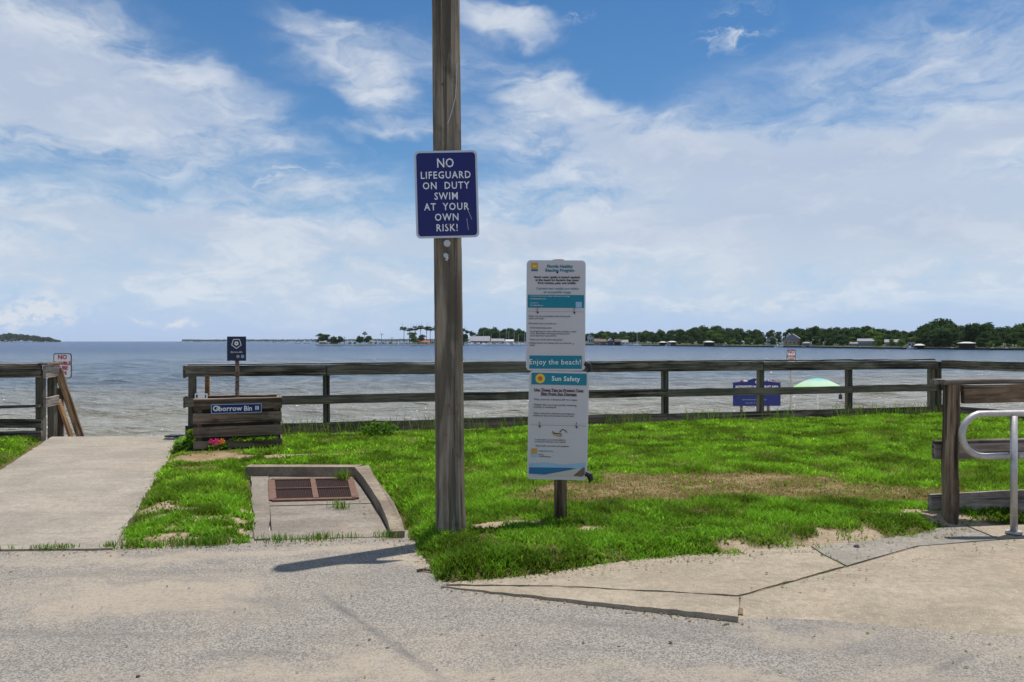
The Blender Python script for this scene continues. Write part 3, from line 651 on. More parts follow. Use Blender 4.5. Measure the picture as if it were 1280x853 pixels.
# ---- waterfront fence
fa = Vector((FA[0], FA[1], 0)); fb = Vector((FB[0], FB[1], 0)); fdir = (fb-fa).normalized(); fnv = Vector((FN[0], FN[1], 0)); frz = math.atan2(fdir.y, fdir.x)
fence = empty('waterfront_fence', (fa.x, fa.y, 0.0), 'long weathered three-rail wooden fence between the lawn and the water', 'fence')
NP = 7; P_ = [fa.lerp(fb, i/NP) for i in range(NP+1)]
def railz(f): return 1.20 - 0.025*f
for i, p in enumerate(P_):
    q = p + fnv*0.095
    post('post', q.x, q.y, -0.35, railz(i/NP)-0.012, 0.115, 0.115, M['fence_post'], fence, frz, seed=i)
q = P_[0] + fnv*0.23 - fdir*0.02; post('post', q.x, q.y, -0.35, 1.17, 0.10, 0.10, M['fence_post'], fence, frz, seed=31)
q = P_[7] + fnv*0.08 + fdir*0.17; post('post', q.x, q.y, -0.35, 1.15, 0.12, 0.11, M['fence_post'], fence, frz, seed=33)
def rails(z, h, t, n0, name='rail', jump=2, start=0, off=0.0, mt=None):
    ks = list(range(start, NP, jump)); 
    if start: ks = [0] + ks
    for a_ in ks:
        b_ = min(NP, (a_ + jump) if (a_ or not start) else start)
        pa, pb = P_[a_] + fdir*(0.004 if a_ else -0.09), P_[b_] - fdir*(0.004 if b_ < NP else -0.045)
        za, zb = z + railz(a_/NP)-1.2 + random.uniform(-.008, .008), z + railz(b_/NP)-1.2 + random.uniform(-.008, .008)
        plank(name, pa + fnv*off + Vector((0, 0, za)), pb + fnv*off + Vector((0, 0, zb)), h, t, mt or M['fence'], fence, segs=10, wear=0.012, seed=n0+a_)
rails(1.115, 0.185, 0.045, 100, jump=2, start=1); rails(0.615, 0.155, 0.042, 200, jump=2); rails(0.125, 0.195, 0.045, 300, jump=3, start=1)
for a_, b_ in ((0, 2), (2, 4), (4, 6), (6, 7)):
    pa, pb = P_[a_] + fnv*0.05 + fdir*(0.006 if a_ else -0.05), P_[b_] + fnv*0.05 - fdir*0.006
    plank('cap_board', pa + Vector((0, 0, railz(a_/NP)+0.026)), pb + Vector((0, 0, railz(b_/NP)+0.026)), 0.034, 0.15, M['grey_rail' if a_ == 0 else 'fence'], fence, segs=10, wob=0.006, wear=0.012, seed=400+a_)
# white scrap on the first post and the short side piece at the head of the steps
plank('side_rail', P_[0] + fnv*0.05 - fdir*0.115 + Vector((0, 0, 1.10)), P_[0] + fnv*0.34 - fdir*0.115 + Vector((0, 0, 1.10)), 0.20, 0.04, M['fence'], fence, segs=2)
plank('side_rail', P_[0] + fnv*0.05 - fdir*0.115 + Vector((0, 0, 0.60)), P_[0] + fnv*0.34 - fdir*0.115 + Vector((0, 0, 0.60)), 0.17, 0.04, M['fence'], fence, segs=2)
# ---- the fence turns toward the sidewalk at its far corner
c0 = fb + fdir*0.20; c1 = Vector((10.05, 14.35, 0)); c2 = Vector((11.2, 12.5, 0)); cd = (c1-c0).normalized()
cf = empty('side_fence', (c0.x, c0.y, 0), 'weathered rail fence running back from the corner of the waterfront fence', 'fence')
cz = math.atan2(cd.y, cd.x); cn = Vector((-cd.y, cd.x, 0))
for i, q in enumerate((c1, c2)):
    q = q + cn*0.09; post('post', q.x, q.y, -0.3, 1.15, 0.12, 0.12, M['fence_post'], cf, cz, seed=50+i)
for (p0, p1) in ((c0, c1), (c1 + (c2-c1).normalized()*0.01, c2)):
    for z, h in ((1.095, 0.19), (0.61, 0.16), (0.13, 0.19)):
        plank('rail', p0 + Vector((0, 0, z)), p1 + Vector((0, 0, z)), h, 0.045, M['fence'], cf, segs=6, wear=0.01, seed=int(z*100+p0.x*10))

# ---- fence left of the walkway
lf = empty('left_fence', (-7.55, 12.05, 0), 'old dark wooden rail fence left of the concrete walkway', 'fence')
for x, y, wx in ((-7.66, 12.02, .115), (-7.80, 12.55, .115), (-10.2, 12.1, .12), (-12.6, 12.2, .12)):
    post('post', x, y, -0.4, 1.13, wx, .115, M['fence_post'], lf, 0.05, seed=int(x*7))
for k, (za, zb, h, t, ya, yb) in enumerate(((1.09, 1.105, .195, .045, 12.02, 11.94), (0.475, 0.56, .045, .12, 12.0, 11.92), (0.29, 0.27, .15, .045, 12.02, 11.95), (0.03, 0.085, .15, .045, 12.03, 11.95))):
    plank('rail', (-10.2, ya-0.02, za), (-7.60, yb, zb), h, t, M['fence'], lf, segs=8, wear=0.012, seed=520+k)
    plank('rail', (-12.7, ya+0.07, za), (-10.21, ya-0.02, za), h, t, M['fence'], lf, segs=6, wear=0.012, seed=540+k)
plank('cap_board', (-10.2, 12.04, 1.205), (-7.56, 12.0, 1.22), .03, .15, M['brown_rail'], lf, segs=8, wob=.006, seed=560)
plank('side_rail', (-7.555, 11.95, 1.10), (-7.745, 12.62, 1.10), .20, .042, M['grey_rail'], lf, segs=2, seed=561)
plank('side_rail', (-7.555, 11.95, 0.60), (-7.745, 12.62, 0.60), .16, .042, M['grey_rail'], lf, segs=2, seed=562)
plank('cap_board', (-7.57, 11.93, 1.222), (-7.76, 12.66, 1.222), .03, .15, M['brown_rail'], lf, segs=3, seed=563)

# ---- stair rails
sr = empty('stair_rail', (-7.72, 12.66, 0), 'newer brown sloping stair rail going down to the beach beside the left fence', 'railing')
plank('handrail', (-7.755, 12.64, 1.04), (-8.30, 14.60, -0.98), .12, .045, M['new_wood'], sr, segs=6, seed=570)
plank('handrail_cap', (-7.765, 12.64, 1.115), (-8.31, 14.60, -0.905), .04, .13, M['new_wood'], sr, segs=6, seed=571)
plank('lower_rail', (-7.74, 12.64, 0.56), (-8.30, 14.55, -1.45), .13, .04, M['orange_wood'], sr, segs=6, seed=572)
post('post', -7.93, 12.98, -0.9, 0.78, .09, .09, M['fence_post'], sr, .3, seed=58)
post('post', -8.36, 14.55, -2.2, -0.75, .10, .10, M['fence_post'], sr, .3, seed=59)
sr2 = empty('stair_rail', (-5.3, 12.4, 0), 'orange treated-wood stair rail behind the end post by the planter', 'railing')
post('post', -5.16, 12.52, -1.0, 1.06, .075, .09, M['orange_wood'], sr2, .3, seed=60)
plank('handrail', (-5.20, 12.60, 1.02), (-5.95, 14.6, -1.0), .14, .045, M['orange_wood'], sr2, segs=5, seed=573)
post('post', -5.98, 14.6, -2.2, -0.95, .10, .10, M['fence_post'], sr2, .3, seed=61)

# ---- foreground fence at the right
rf = empty('corner_fence', (3.80, 6.42, 0), 'brown weathered fence with thick split end post behind the steel handrail', 'fence')
post('post', 3.80, 6.43, -0.3, 1.228, .114, .112, M['brown_post'], rf, -0.03, lean=(0.02, 0), segs=10, wob=.006, bev=.022, seed=7)
post('post', 6.3, 6.75, -0.3, 1.215, .15, .15, M['brown_post'], rf, .1, seed=8)
plank('cap_board', (3.70, 6.44, 1.248), (6.5, 6.82, 1.255), .042, .19, M['grey_rail'], rf, segs=10, wob=.008, seed=580, sag=.012)
plank('rail', (3.91, 6.415, 1.138), (6.5, 6.80, 1.15), .155, .045, M['brown_rail'], rf, segs=8, seed=581)
plank('rail', (3.72, 6.535, 0.635), (6.5, 6.92, 0.66), .165, .045, M['grey_rail'], rf, segs=8, seed=582)
plank('rail', (3.69, 6.535, 0.155), (6.5, 6.92, 0.19), .185, .045, M['grey_rail'], rf, segs=8, seed=583)

# ---- galvanised handrail with a rounded end
hr = empty('handrail', (4.04, 6.0, 0.04), 'galvanised steel pipe handrail with a looped end on the sidewalk', 'handrail')
pts = []; r_ = 0.19; xc, ya = 3.82, 5.99
top, bot = 1.015, 0.665
pts = [(6.4, ya+.25, top+.01), (4.6, ya+.05, top), (xc+.02, ya, top-.004)]
for k in range(1, 12):
    an = math.pi/2 + math.pi*k/12; pts.append((xc + 0.175*math.cos(an), ya, (top+bot)/2 + (top-bot)/2*math.sin(an)))
pts += [(xc+.02, ya, bot), (4.02, ya, bot+.004)]
off = hr.location
MB().tube([Vector(p)-off for p in pts], 0.0265, 10).build('loop_rail', M['steel'], hr, smooth=True)
MB().tube([Vector(p)-off for p in [(4.10, ya+.005, bot+.004), (6.4, ya+.25, bot+.01)]], 0.0265, 10).build('lower_rail', M['steel'], hr, smooth=True)
for x, yy in ((4.065, ya), (6.2, ya+.22)):
    MB().tube([Vector((x, yy, 0.02))-off, Vector((x, yy, top-.02))-off], 0.0275, 10).build('upright', M['steel'], hr, smooth=True)
    MB().tube([Vector((x, yy, 0.046))-off, Vector((x, yy, 0.062))-off], 0.062, 10).build('base_flange', M['steel'], hr)

# ================================================================== utility pole and its sign
up_ = empty('utility_pole', (-0.488, 5.87, 0.05), 'tall round weathered wooden pole carrying the blue lifeguard sign', 'pole')
sides, rings, H = 48, 60, 4.72; vs, fs = [], []
rr = random.Random(5); cr = [(rr.uniform(0, 6.28), rr.uniform(.03, .07), rr.uniform(.006, .018), rr.uniform(-1, 4), rr.uniform(.8, 3.5)) for _ in range(34)]
for j in range(rings+1):
    z = H*j/rings
    for i in range(sides):
        an = 2*math.pi*i/sides; r0 = 0.1165 - 0.0012*z + 0.010*math.exp(-z*5)
        for (ca, cw, cdp, cz0, cl) in cr:
            da = abs((an-ca-0.02*math.sin(z*1.3+ca)+math.pi) % (2*math.pi)-math.pi)
            if da < cw*2.5 and cz0 < z < cz0+cl: r0 -= cdp*(1-da/(cw*2.5))
        r0 += 0.003*math.sin(5*an+1)+rr.uniform(-.0008, .0008)
        vs.append((r0*math.cos(an)-0.0092*z, r0*math.sin(an), z))
for j in range(rings):
    for i in range(sides): fs.append((j*sides+i, j*sides+(i+1) % sides, (j+1)*sides+(i+1) % sides, (j+1)*sides+i))
fs.append(tuple(range(rings*sides, (rings+1)*sides)))
MB().add(vs, fs).build('shaft', M['pole'], up_, smooth=True)
# a few nail heads, a dangling staple wire, knots
for (ax, z, r0) in ((-1.75, 3.55, .010), (-1.4, 2.15, .008), (-1.5, 1.05, .009), (-1.7, .82, .007), (-1.3, 3.9, .008)):
    MB().tube([(math.cos(ax)*.103-.0092*z, math.sin(ax)*.103, z), (math.cos(ax)*.1135-.0092*z, math.sin(ax)*.1135, z)], r0, 8).build('nail', M['rust'], up_)
wp = [(.058, -.095, 3.72), (.056, -.097, 3.58), (.046, -.104, 3.45), (.018, -.113, 3.33), (-.012, -.120, 3.24)]
MB().tube(wp, .004, 6).build('wire', M['steel'], up_)

# ---- text meshes: made as curves, turned into meshes in one go
TEXTS = []
def text(body, size, parent, loc, mt, name='lettering', align='CENTER', sx=1.0, rz=0.0, spacing=1.0, line=1.0, bold=0.0, word=1.0, depth=0.0006, shear=0.0):
    """upright writing facing -Y; loc is relative to the parent"""
    cu = bpy.data.curves.new(name, 'FONT'); cu.body = body; cu.size = size; cu.align_x = align; cu.align_y = 'CENTER'
    cu.space_character = spacing; cu.space_line = line; cu.space_word = word; cu.offset = bold; cu.extrude = depth; cu.resolution_u = 2; cu.shear = shear
    o = bpy.data.objects.new(name, cu); COL.objects.link(o); o.parent = parent; o.location = loc
    o.rotation_euler = (R(90), 0, 0) if not rz else (Matrix.Rotation(rz, 3, 'Y') @ Matrix.Rotation(R(90), 3, 'X')).to_euler()
    o.scale = (sx, 1, 1); TEXTS.append((o, mt)); return o
def finish_texts():
    bpy.context.view_layer.update(); dg = bpy.context.evaluated_depsgraph_get()
    for o, mt in TEXTS:
        me = bpy.data.meshes.new_from_object(o.evaluated_get(dg)); me.materials.clear(); me.materials.append(mt)
        nm = o.name.split('.')[0]
        c = bpy.data.objects.new(nm, me); COL.objects.link(c); c.parent = o.parent; c.location = o.location.copy(); c.rotation_euler = o.rotation_euler.copy(); c.scale = o.scale.copy()
    for o, mt in TEXTS: bpy.data.objects.remove(o, do_unlink=True)
def rrect(w, h, r, k=5):
    out = []
    for (cx, cy, a0) in ((w/2-r, h/2-r, 0), (-w/2+r, h/2-r, 90), (-w/2+r, -h/2+r, 180), (w/2-r, -h/2+r, 270)):
        for i in range(k+1):
            a = R(a0+90*i/k); out.append((cx+r*math.cos(a), cy+r*math.sin(a)))
    return out
def plate(name, w, h, r, t, mt, parent, loc, rz=0.0):
    """flat plate facing -Y, centred at loc (front face at loc.y)"""
    p = rrect(w, h, r); k = len(p)
    vs = [(x, 0, z) for x, z in p] + [(x, t, z) for x, z in p]
    fs = [tuple(range(k)), tuple(reversed(range(k, 2*k)))] + [(i, i+k, (i+1) % k+k, (i+1) % k) for i in range(k)]
    return MB().add(vs, fs).build(name, mt, parent, loc, (0, rz, 0))
def ring(name, r0, r1, mt, parent, loc, k=20, t=.0008):
    vs, fs = [], []
    for i in range(k):
        a = 2*math.pi*i/k; vs += [(r0*math.cos(a), 0, r0*math.sin(a)), (r1*math.cos(a), 0, r1*math.sin(a))]
    fs = [(2*i, 2*i+1, (2*i+3) % (2*k), (2*i+2) % (2*k)) for i in range(k)]
    return MB().add(vs, fs).build(name, mt, parent, loc)
def flat(name, poly, mt, parent, loc):
    return MB().add([(x, 0, z) for x, z in poly], [tuple(range(len(poly)))]).build(name, mt, parent, loc)

lg = empty('lifeguard_sign', (-0.505, 5.72, 2.735), 'navy blue sign reading no lifeguard on duty, fixed high on the pole', 'sign')
lg.rotation_euler = (0, R(-1.6), R(2.0))
plate('backing', .487, .675, .035, .003, M['alu'], lg, (0, 0, 0)); plate('face', .455, .643, .026, .0012, M['navy'], lg, (0, -.0014, 0))
zz = .238
for body, size, wsp in (('NO', .100, 1), ('LIFEGUARD', .078, 1), ('ON  DUTY', .078, 1), ('SWIM', .078, 1), ('AT  YOUR', .078, 1), ('OWN', .078, 1), ('RISK!', .078, 1)):
    text(body, size, lg, (-.004, -.0030, zz), M['white'], sx=.86 if size < .09 else .84, spacing=1.16 if size < .09 else 1.05, bold=.0008)
    zz -= .092 if size > .09 else .0815
for z in (.215, -.235): MB().tube([(.004, -.006, z), (.004, .04, z)], .010, 8).build('bolt', M['rust'], lg)
MB().tube([(.155, -.0022, -.115), (.172, -.0022, -.155), (.190, -.0022, -.20)], .0016, 5).build('scratch', M['alu'], lg)
MB().tube([(.150, -.0022, -.19), (.160, -.0022, -.28)], .0016, 5).build('scratch', M['alu'], lg)
for dx, z, r_, nm in ((-.502, 2.355, .026, 'round'), (-.512, 2.262, .018, 'bent')):
    o = MB(); o.tube([(0, -.004, 0), (0, .030, 0)], r_, 14)
    if nm == 'bent': o.tube([(0, 0, 0), (.012, -.004, -.022), (.004, -.006, -.04)], .010, 6)
    o = o.build('metal_tag', M['zinc'], None, (dx, 5.715, z)); tag(o, 'small round bright metal tag nailed under the lifeguard sign' if nm == 'round' else 'small bent metal tag on the pole below the round tag', 'tag')

# ================================================================== two-board information sign
inf = empty('information_sign', (0.375, 6.07, 0.05), 'tall white and teal beach information boards on a short wooden post', 'sign')
vs = []; MB().tube([(0.028, .085, -.2), (0.028, .085, .5), (0.02, .085, 1.3), (0.01, .085, 2.225)], [.054, .053, .052, .05], 14).build('post', M['brown_post'], inf, smooth=True)
UP, LO = Vector((-.015, 0, 1.760)), Vector((.003, -.004, .858))
pu = plate('upper_board', .485, .905, .034, .004, M['alu'], inf, UP, R(.35))
plate('upper_face', .462, .882, .026, .001, M['panel'], pu, (0, -.0014, 0))
pl = plate('lower_board', .492, .890, .036, .004, M['alu'], inf, LO, R(1.2))
plate('lower_face', .468, .866, .027, .001, M['panel'], pl, (0, -.0014, 0))
Y1, Y2, Y3 = -.0040, -.0052, -.0064
def band(par, z0, z1, mt, x0=-.231, x1=.231, nm='colour_band', y=Y1): return flat(nm, [(x0, z0), (x1, z0), (x1, z1), (x0, z1)], mt, par, (0, y, 0))
# upper board print (z from its centre)
band(pu, .062, .168, M['teal']); band(pu, -.438, -.330, M['teal'], -.215, .215)
band(pu, .0475, .0495, M['alu'], nm='seam'); band(pu, .030, .0315, M['red'], -.228, .228, 'seam')
band(pu, .378, .432, M['tan'], -.205, -.150, 'logo_block'); band(pu, .362, .377, M['tealtext'], -.205, -.150, 'logo_block'); band(pu, .395, .410, M['yellow'], -.195, -.160, 'logo_block', Y2)
text('Florida Healthy\nBeaches Program', .034, pu, (.030, Y2, .385), M['tealtext'], line=.95, bold=.0008)
ring('bolt', .0, .008, M['blackmetal'], pu, (.010, Y3, .352), 8)
text('Beach water quality is tested regularly\nat this beach for bacteria that come\nfrom humans, pets, and wildlife.', .0245, pu, (.008, Y2, .289), M['black'], line=.98, bold=.0006)
text('Current test results are within\nan acceptable range.', .028, pu, (.012, Y2, .205), M['tealtext'], line=1.05)
text('For more information on beach conditions visit our page', .014, pu, (-.21, Y2, .158), M['white'], align='LEFT')
text('healthybeaches.com', .016, pu, (-.21, Y2, .136), M['white'], align='LEFT')
text('Contact us', .014, pu, (-.21, Y2, .102), M['white'], align='LEFT'); text('floridahealth.gov', .016, pu, (-.21, Y2, .082), M['white'], align='LEFT')
band(pu, .066, .112, M['skyprint'], .162, .212, 'faded_square', Y2)
text('Please use care and caution when the sea and\nwater are rough.', .0185, pu, (-.222, Y2, -.017), M['black'], align='LEFT', line=1.0)
text('We advise if you can bathe to:', .0185, pu, (-.222, Y2, -.068), M['black'], align='LEFT')
text('Avoid swallowing water', .0185, pu, (-.212, Y2, -.103), M['black'], align='LEFT')
text('Avoid getting into water with cuts, wounds, or open\nsores. Rinse after swimming, and stay out for\nsome days after heavy storms.', .0178, pu, (-.210, Y2, -.150), M['black'], align='LEFT', line=1.0)
text('Wash your hands before eating food', .0178, pu, (-.210, Y2, -.200), M['black'], align='LEFT')
text('Always shower and change when you leave the\nbeach', .0178, pu, (-.210, Y2, -.236), M['black'], align='LEFT', line=1.0)
band(pu, -.232, -.225, M['red'], -.221, -.214, 'red_dot', Y2); band(pu, -.238, -.228, M['red'], .142, .149, 'red_dot', Y2)
text('Enjoy the beach!', .060, pu, (-.004, Y2, -.384), M['white'], spacing=1.06)
# lower board print
p_ = rrect(.462, .86, .026); band(pl, .332, .428, M['teal'], -.226, .226)
ring('sun_emblem', .0, .040, M['yellow'], pl, (-.155, Y2, .382), 12); ring('sun_emblem', .0, .020, M['orange'], pl, (-.155, Y3, .382), 10)
text('Sun Safety', .054, pl, (.055, Y2, .382), M['white'], bold=.0008, spacing=1.04)
text('Use These Tips to Protect Your\nSkin From Sun Damage', .031, pl, (.0, Y2, .272), M['black'], line=1.0, bold=.0008)
band(pl, .2745, .278, M['red'], -.205, .205, 'underline', Y2); band(pl, .2415, .2445, M['black'], -.15, .15, 'underline', Y2)
text('*Wear sunscreen, it should be SPF 15 or higher.', .0185, pl, (-.205, Y2, .210), M['black'], align='LEFT')
text('*Reapply often, two hours and after swimming,\nsweating, or toweling off.', .0185, pl, (-.205, Y2, .157), M['black'], align='LEFT')
text('*Wear a hat with a wide brim and sunglasses,\nshade your face, ears and back of your neck.', .0185, pl, (-.205, Y2, .087), M['black'], align='LEFT')
band(pl, .0135, .0165, M['alu'], nm='seam', y=Y2); band(pl, -.0005, .001, M['black'], nm='seam', y=Y2)
# little crab-like ornament line drawing: a lounge chair under a shade
MB().tube([(-.045, 0, -.052), (-.035, 0, -.075), (.025, 0, -.090), (.03, 0, -.075)], .006, 5).build('emblem', M['tan'], pl, (0, Y2, 0))
MB().tube([(-.045, 0, -.048), (-.035, 0, -.063), (.028, 0, -.070)], .0035, 5).build('emblem', M['black'], pl, (0, Y3, 0))
MB().tube([(.015, 0, -.055), (.035, 0, -.030), (.062, 0, -.042), (.074, 0, -.058)], .004, 5).build('emblem', M['brownprint'], pl, (0, Y2, 0))
text('To learn about sun and skin health for\nyou and your family go to our website', .0165, pl, (-.19, Y2, -.128), M['black'], align='LEFT')
text('Enjoy shade, sunscreen, and sunglasses', .0175, pl, (-.18, Y2, -.170), M['black'], align='LEFT')
band(pl, -.235, -.193, M['tan'], -.217, -.168, 'logo_block'); band(pl, -.262, -.240, M['skyprint'], -.217, -.168, 'logo_block')
text('Ready Florida.org', .0165, pl, (-.155, Y2, -.212), M['tealtext'], align='LEFT'); text('Florida\nFloridaHealth.gov', .0145, pl, (-.155, Y2, -.250), M['black'], align='LEFT')
flat('beach_picture', [(-.231, -.352), (-.231, -.318), (-.1, -.305), (.05, -.322), (.231, -.300), (.231, -.352)], M['skyprint'], pl, (0, Y1, 0))
flat('beach_picture', [(-.231, -.40), (-.10, -.405), (.16, -.352), (.10, -.345), (-.231, -.348)], M['seaprint'], pl, (0, Y2, 0))
flat('beach_picture', [(-.215, -.415), (-.10, -.405), (.16, -.352), (.231, -.352), (.231, -.40), (.21, -.418)], M['sandprint'], pl, (0, Y1-.0006, 0))
flat('beach_picture', [(.13, -.41), (.218, -.335), (.226, -.345), (.226, -.40), (.20, -.417)], M['brownprint'], pl, (0, Y2, 0))
for par, zz in ((pu, .022), (pl, -.012)):
    for x in (-.150, .152):
        MB().tube([(x, 0, zz), (x, .02, zz)], .0075, 8).build('bolt', M['blackmetal'], par, (0, -.010, 0))
        MB().tube([(x-.003, 0, zz), (x-.006, -.002, zz+.02), (x+.001, 0, zz+.04)], .0022, 5).build('bolt_wire', M['rust'], par, (0, -.008, 0))
for (x, z, s_) in ((.255, 1.345, 1), (.262, .44, 1.1)):
    h_ = MB(); h_.tube([(x-.03, .01, z+.02), (x, .0, z+.01), (x+.012, -.005, z-.035)], [.024*s_, .026*s_, .020*s_], 8); h_.tube([(x+.012, -.005, z-.035), (x-.012, -.01, z-.05)], .006, 6)
    h_.build('clamp', M['blackmetal'], inf)

# ================================================================== planter, its signs and flowers
PRZ = .30; pb = empty('planter_box', (-3.98, 10.80, 0.085), 'weathered wooden slatted planter box in front of the fence end', 'planter', rz=PRZ)
def onbox(dx, dy, z): return (pb.location.x + dx*math.cos(PRZ) - dy*math.sin(PRZ), pb.location.y + dx*math.sin(PRZ) + dy*math.cos(PRZ), z)
PW_, PD, PH = 1.18, .62, .70
def pbp(name, a, b, h, t, mt=None, **kw):
    o = plank(name, a, b, h, t, mt or M['crate'], None, **kw); o.parent = pb; return o
for k, (z, h) in enumerate(((.615, .135), (.425, .150), (.235, .150), (.055, .11))):
    pbp('front_slat', (-PW_/2, -PD/2, z), (PW_/2, -PD/2+.004*k, z+.004), h, .024, segs=6, seed=600+k, wob=.003)
    pbp('back_slat', (-PW_/2, PD/2, z), (PW_/2, PD/2, z), h, .024, segs=4, seed=610+k)
    for sx in (-1, 1): pbp('side_slat', (sx*(PW_/2-.014), -PD/2+.014, z), (sx*(PW_/2-.014), PD/2-.014, z), h, .024, segs=3, seed=620+k)
for sx in (-1, 1):
    for sy in (-1, 1):
        o = post('corner_post', sx*(PW_/2-.075), sy*(PD/2-.055), 0.0, .68, .075, .075, M['crate'], None, seed=63+sx+sy); o.parent = pb
for a, b, t_ in (((-PW_/2, -PD/2+.03, .695), (PW_/2, -PD/2+.03, .695), .09), ((-PW_/2, PD/2-.03, .695), (PW_/2, PD/2-.03, .695), .09)):
    pbp('rim_board', a, b, .022, t_, segs=4, seed=640)
for sx in (-1, 1): pbp('rim_board', (sx*(PW_/2-.035), -PD/2+.08, .693), (sx*(PW_/2-.035), PD/2-.08, .693), .022, .07, M['grey_rail'], segs=3, seed=641)
o = MB().box((0, 0, .30), (PW_-.06, PD-.06, .50)).build('soil_fill', plain('planter_soil', (.035, .025, .018), .95, var=.4, scale=20, bump=.5), pb)
bs = empty('name_plaque', onbox(-.02, -PD/2-.030, .645), 'narrow navy plaque with white script screwed to the planter front', 'sign', rz=PRZ)
plate('backing', .675, .130, .012, .004, M['skyprint'], bs, (0, 0, 0)); plate('face', .655, .112, .010, .001, M['navy'], bs, (0, -.0014, 0))
ring('swirl_mark', .024, .040, M['white'], bs, (-.272, -.0042, .008), 18); ring('swirl_mark', .010, .018, M['white'], bs, (-.250, -.0042, .000), 12)
text('borrow', .098, bs, (-.085, -.0042, .0), M['white'], bold=.0022, spacing=1.02); text('Bin', .098, bs, (.152, -.0042, -.004), M['white'], bold=.002, sx=.9)
for k in range(3): flat('block_mark', [(.250+k*.018, -.026), (.262+k*.018, -.026), (.262+k*.018, .03), (.250+k*.018, .03)], M['white'], bs, (0, -.0042, 0))
wc = MB().box((0, 0, .034), (.165, .012, .068)).build('white_card', M['white'], None, onbox(-.49, -PD/2+.03, .792), (0, 0, PRZ)); tag(wc, 'small white card with dark marks standing on the planter corner', 'card')
flat('mark', [(-.068, .012), (-.045, .012), (-.045, .055), (-.068, .055)], M['black'], wc, (0, -.0075, 0)); flat('mark', [(.045, .010), (.065, .010), (.065, .05), (.055, .055)], M['black'], wc, (0, -.0075, 0))
ss = empty('stake_sign', (-3.96, 10.66, 0.5), 'square navy sign with white emblem on a thin stake above the planter', 'sign')
post('stake', -3.96, 10.66, 0.30, 1.40, .052, .035, M['crate'], ss, seed=66)
plate('panel', .272, .350, .004, .006, M['navy_dark'], ss, (0, -.030, .99))
def pent(r, rot=90): return [(r*math.cos(R(rot+72*k)), r*math.sin(R(rot+72*k))) for k in range(5)]
E0 = (0, -.0315, 1.065)
po, pi_ = pent(.078, -90), pent(.066, -90)
MB().add([(x, 0, z) for x, z in po]+[(x, 0, z) for x, z in pi_], [(k, (k+1) % 5, (k+1) % 5+5, k+5) for k in range(5)]).build('emblem', M['white'], ss, E0)
flat('emblem', pent(.034, -90), M['white'], ss, E0); ring('emblem', .0, .010, M['navy_dark'], ss, (0, -.0325, 1.065), 10)
text('Borrow Bin', .036, ss, (0, -.0320, .940), M['white'], shear=.2); 
ring('round_logo', .0, .022, M['sandprint'], ss, (.022, -.0320, .878), 14); ring('round_logo', .0, .024, M['skyprint'], ss, (.088, -.0320, .878), 14)
ring('round_logo', .0, .012, M['brownprint'], ss, (.022, -.0326, .878), 10); ring('round_logo', .0, .010, M['seaprint'], ss, (.088, -.0326, .878), 10)

def leafy(name, count, rx, ry, rz_, size, cols, mt, loc, label, cat, group=None, parent=None, round_=True):
    """a plant of many small leaf faces"""
    k = count; th = RNG.uniform(0, 2*np.pi, k); u = RNG.uniform(0.2, 1, k)**.6; ph = RNG.uniform(0, 1, k)
    c = np.stack([np.cos(th)*u*rx, np.sin(th)*u*ry, ph*rz_*(1.15-u*.6)], 1)
    a = RNG.normal(0, 1, (k, 3)); a[:, 2] *= .6; a /= np.linalg.norm(a, axis=1)[:, None]
    b_ = np.cross(a, RNG.normal(0, 1, (k, 3))); b_ /= np.linalg.norm(b_, axis=1)[:, None]
    s = size*RNG.uniform(.6, 1.3, (k, 1))
    v = np.stack([c-a*s, c+b_*s*.45, c+a*s, c-b_*s*.45], 1).reshape(-1, 3); v[:, 2] = np.maximum(v[:, 2], 0)
    f = np.arange(k*4).reshape(-1, 4); cc = np.array(cols)[RNG.integers(0, len(cols), k)]*RNG.uniform(.7, 1.25, (k, 1))
    o = npmesh(name, v, f, mt, colors=np.repeat(cc, 4, 0), parent=parent); o.location = loc
    return tag(o, label, cat, group) if label else o
GL = [(.03, .10, .012), (.06, .16, .015), (.10, .22, .02)]
pk = empty('flower_plant', onbox(-.26, -PD/2-.07, .085), 'pink and orange blossoms at the foot of the planter', 'flowers')
leafy('foliage', 90, .16, .06, .12, .035, GL, M['grass'], (0, 0, 0), None, None, parent=pk)
for k, (dx, dz, c) in enumerate(((-.06, .12, (.75, .02, .16)), (-.025, .10, (.80, .03, .22)), (.01, .125, (.80, .06, .20)), (.05, .11, (.85, .10, .04)), (.09, .125, (.90, .25, .04)))):
    b_ = MB()
    for q in range(6):
        a = q*math.pi/3; b_.add([(0, -.012, 0), (.034*math.cos(a-.4), -.004, .034*math.sin(a-.4)), (.042*math.cos(a), -.014, .042*math.sin(a)), (.034*math.cos(a+.4), -.004, .034*math.sin(a+.4))], [(0, 1, 2, 3)])
    b_.build('blossom', plain('petals%d' % k, c, .5, var=.2), pk, (dx, -.075, dz))
lime = [(.22, .42, .02), (.30, .50, .03), (.14, .32, .02)]
for (x, w) in ((.02, .16), (.22, .14), (.42, .10)):
    leafy('sprig', 70, w, .03, .06, .026, lime, M['grass'], onbox(x, -PD/2-.03, .185), 'lime green sprigs pushing out between the lower planter slats', 'plant', 'sprigs in the planter front')
for (x, y, s_, h_, lb) in ((-4.58, 10.45, .20, .16, 'dark leafy weed at the left corner of the planter'), (-4.78, 11.30, .20, .28, 'leafy weed at the foot of the fence end post'), (-2.15, 12.0, .30, .30, 'low leafy weeds growing against the bottom rail right of the planter')):
    leafy('weed', 260, s_, s_*.6, h_, .045, GL, M['grass'], (x, y, .05), lb, 'weed')
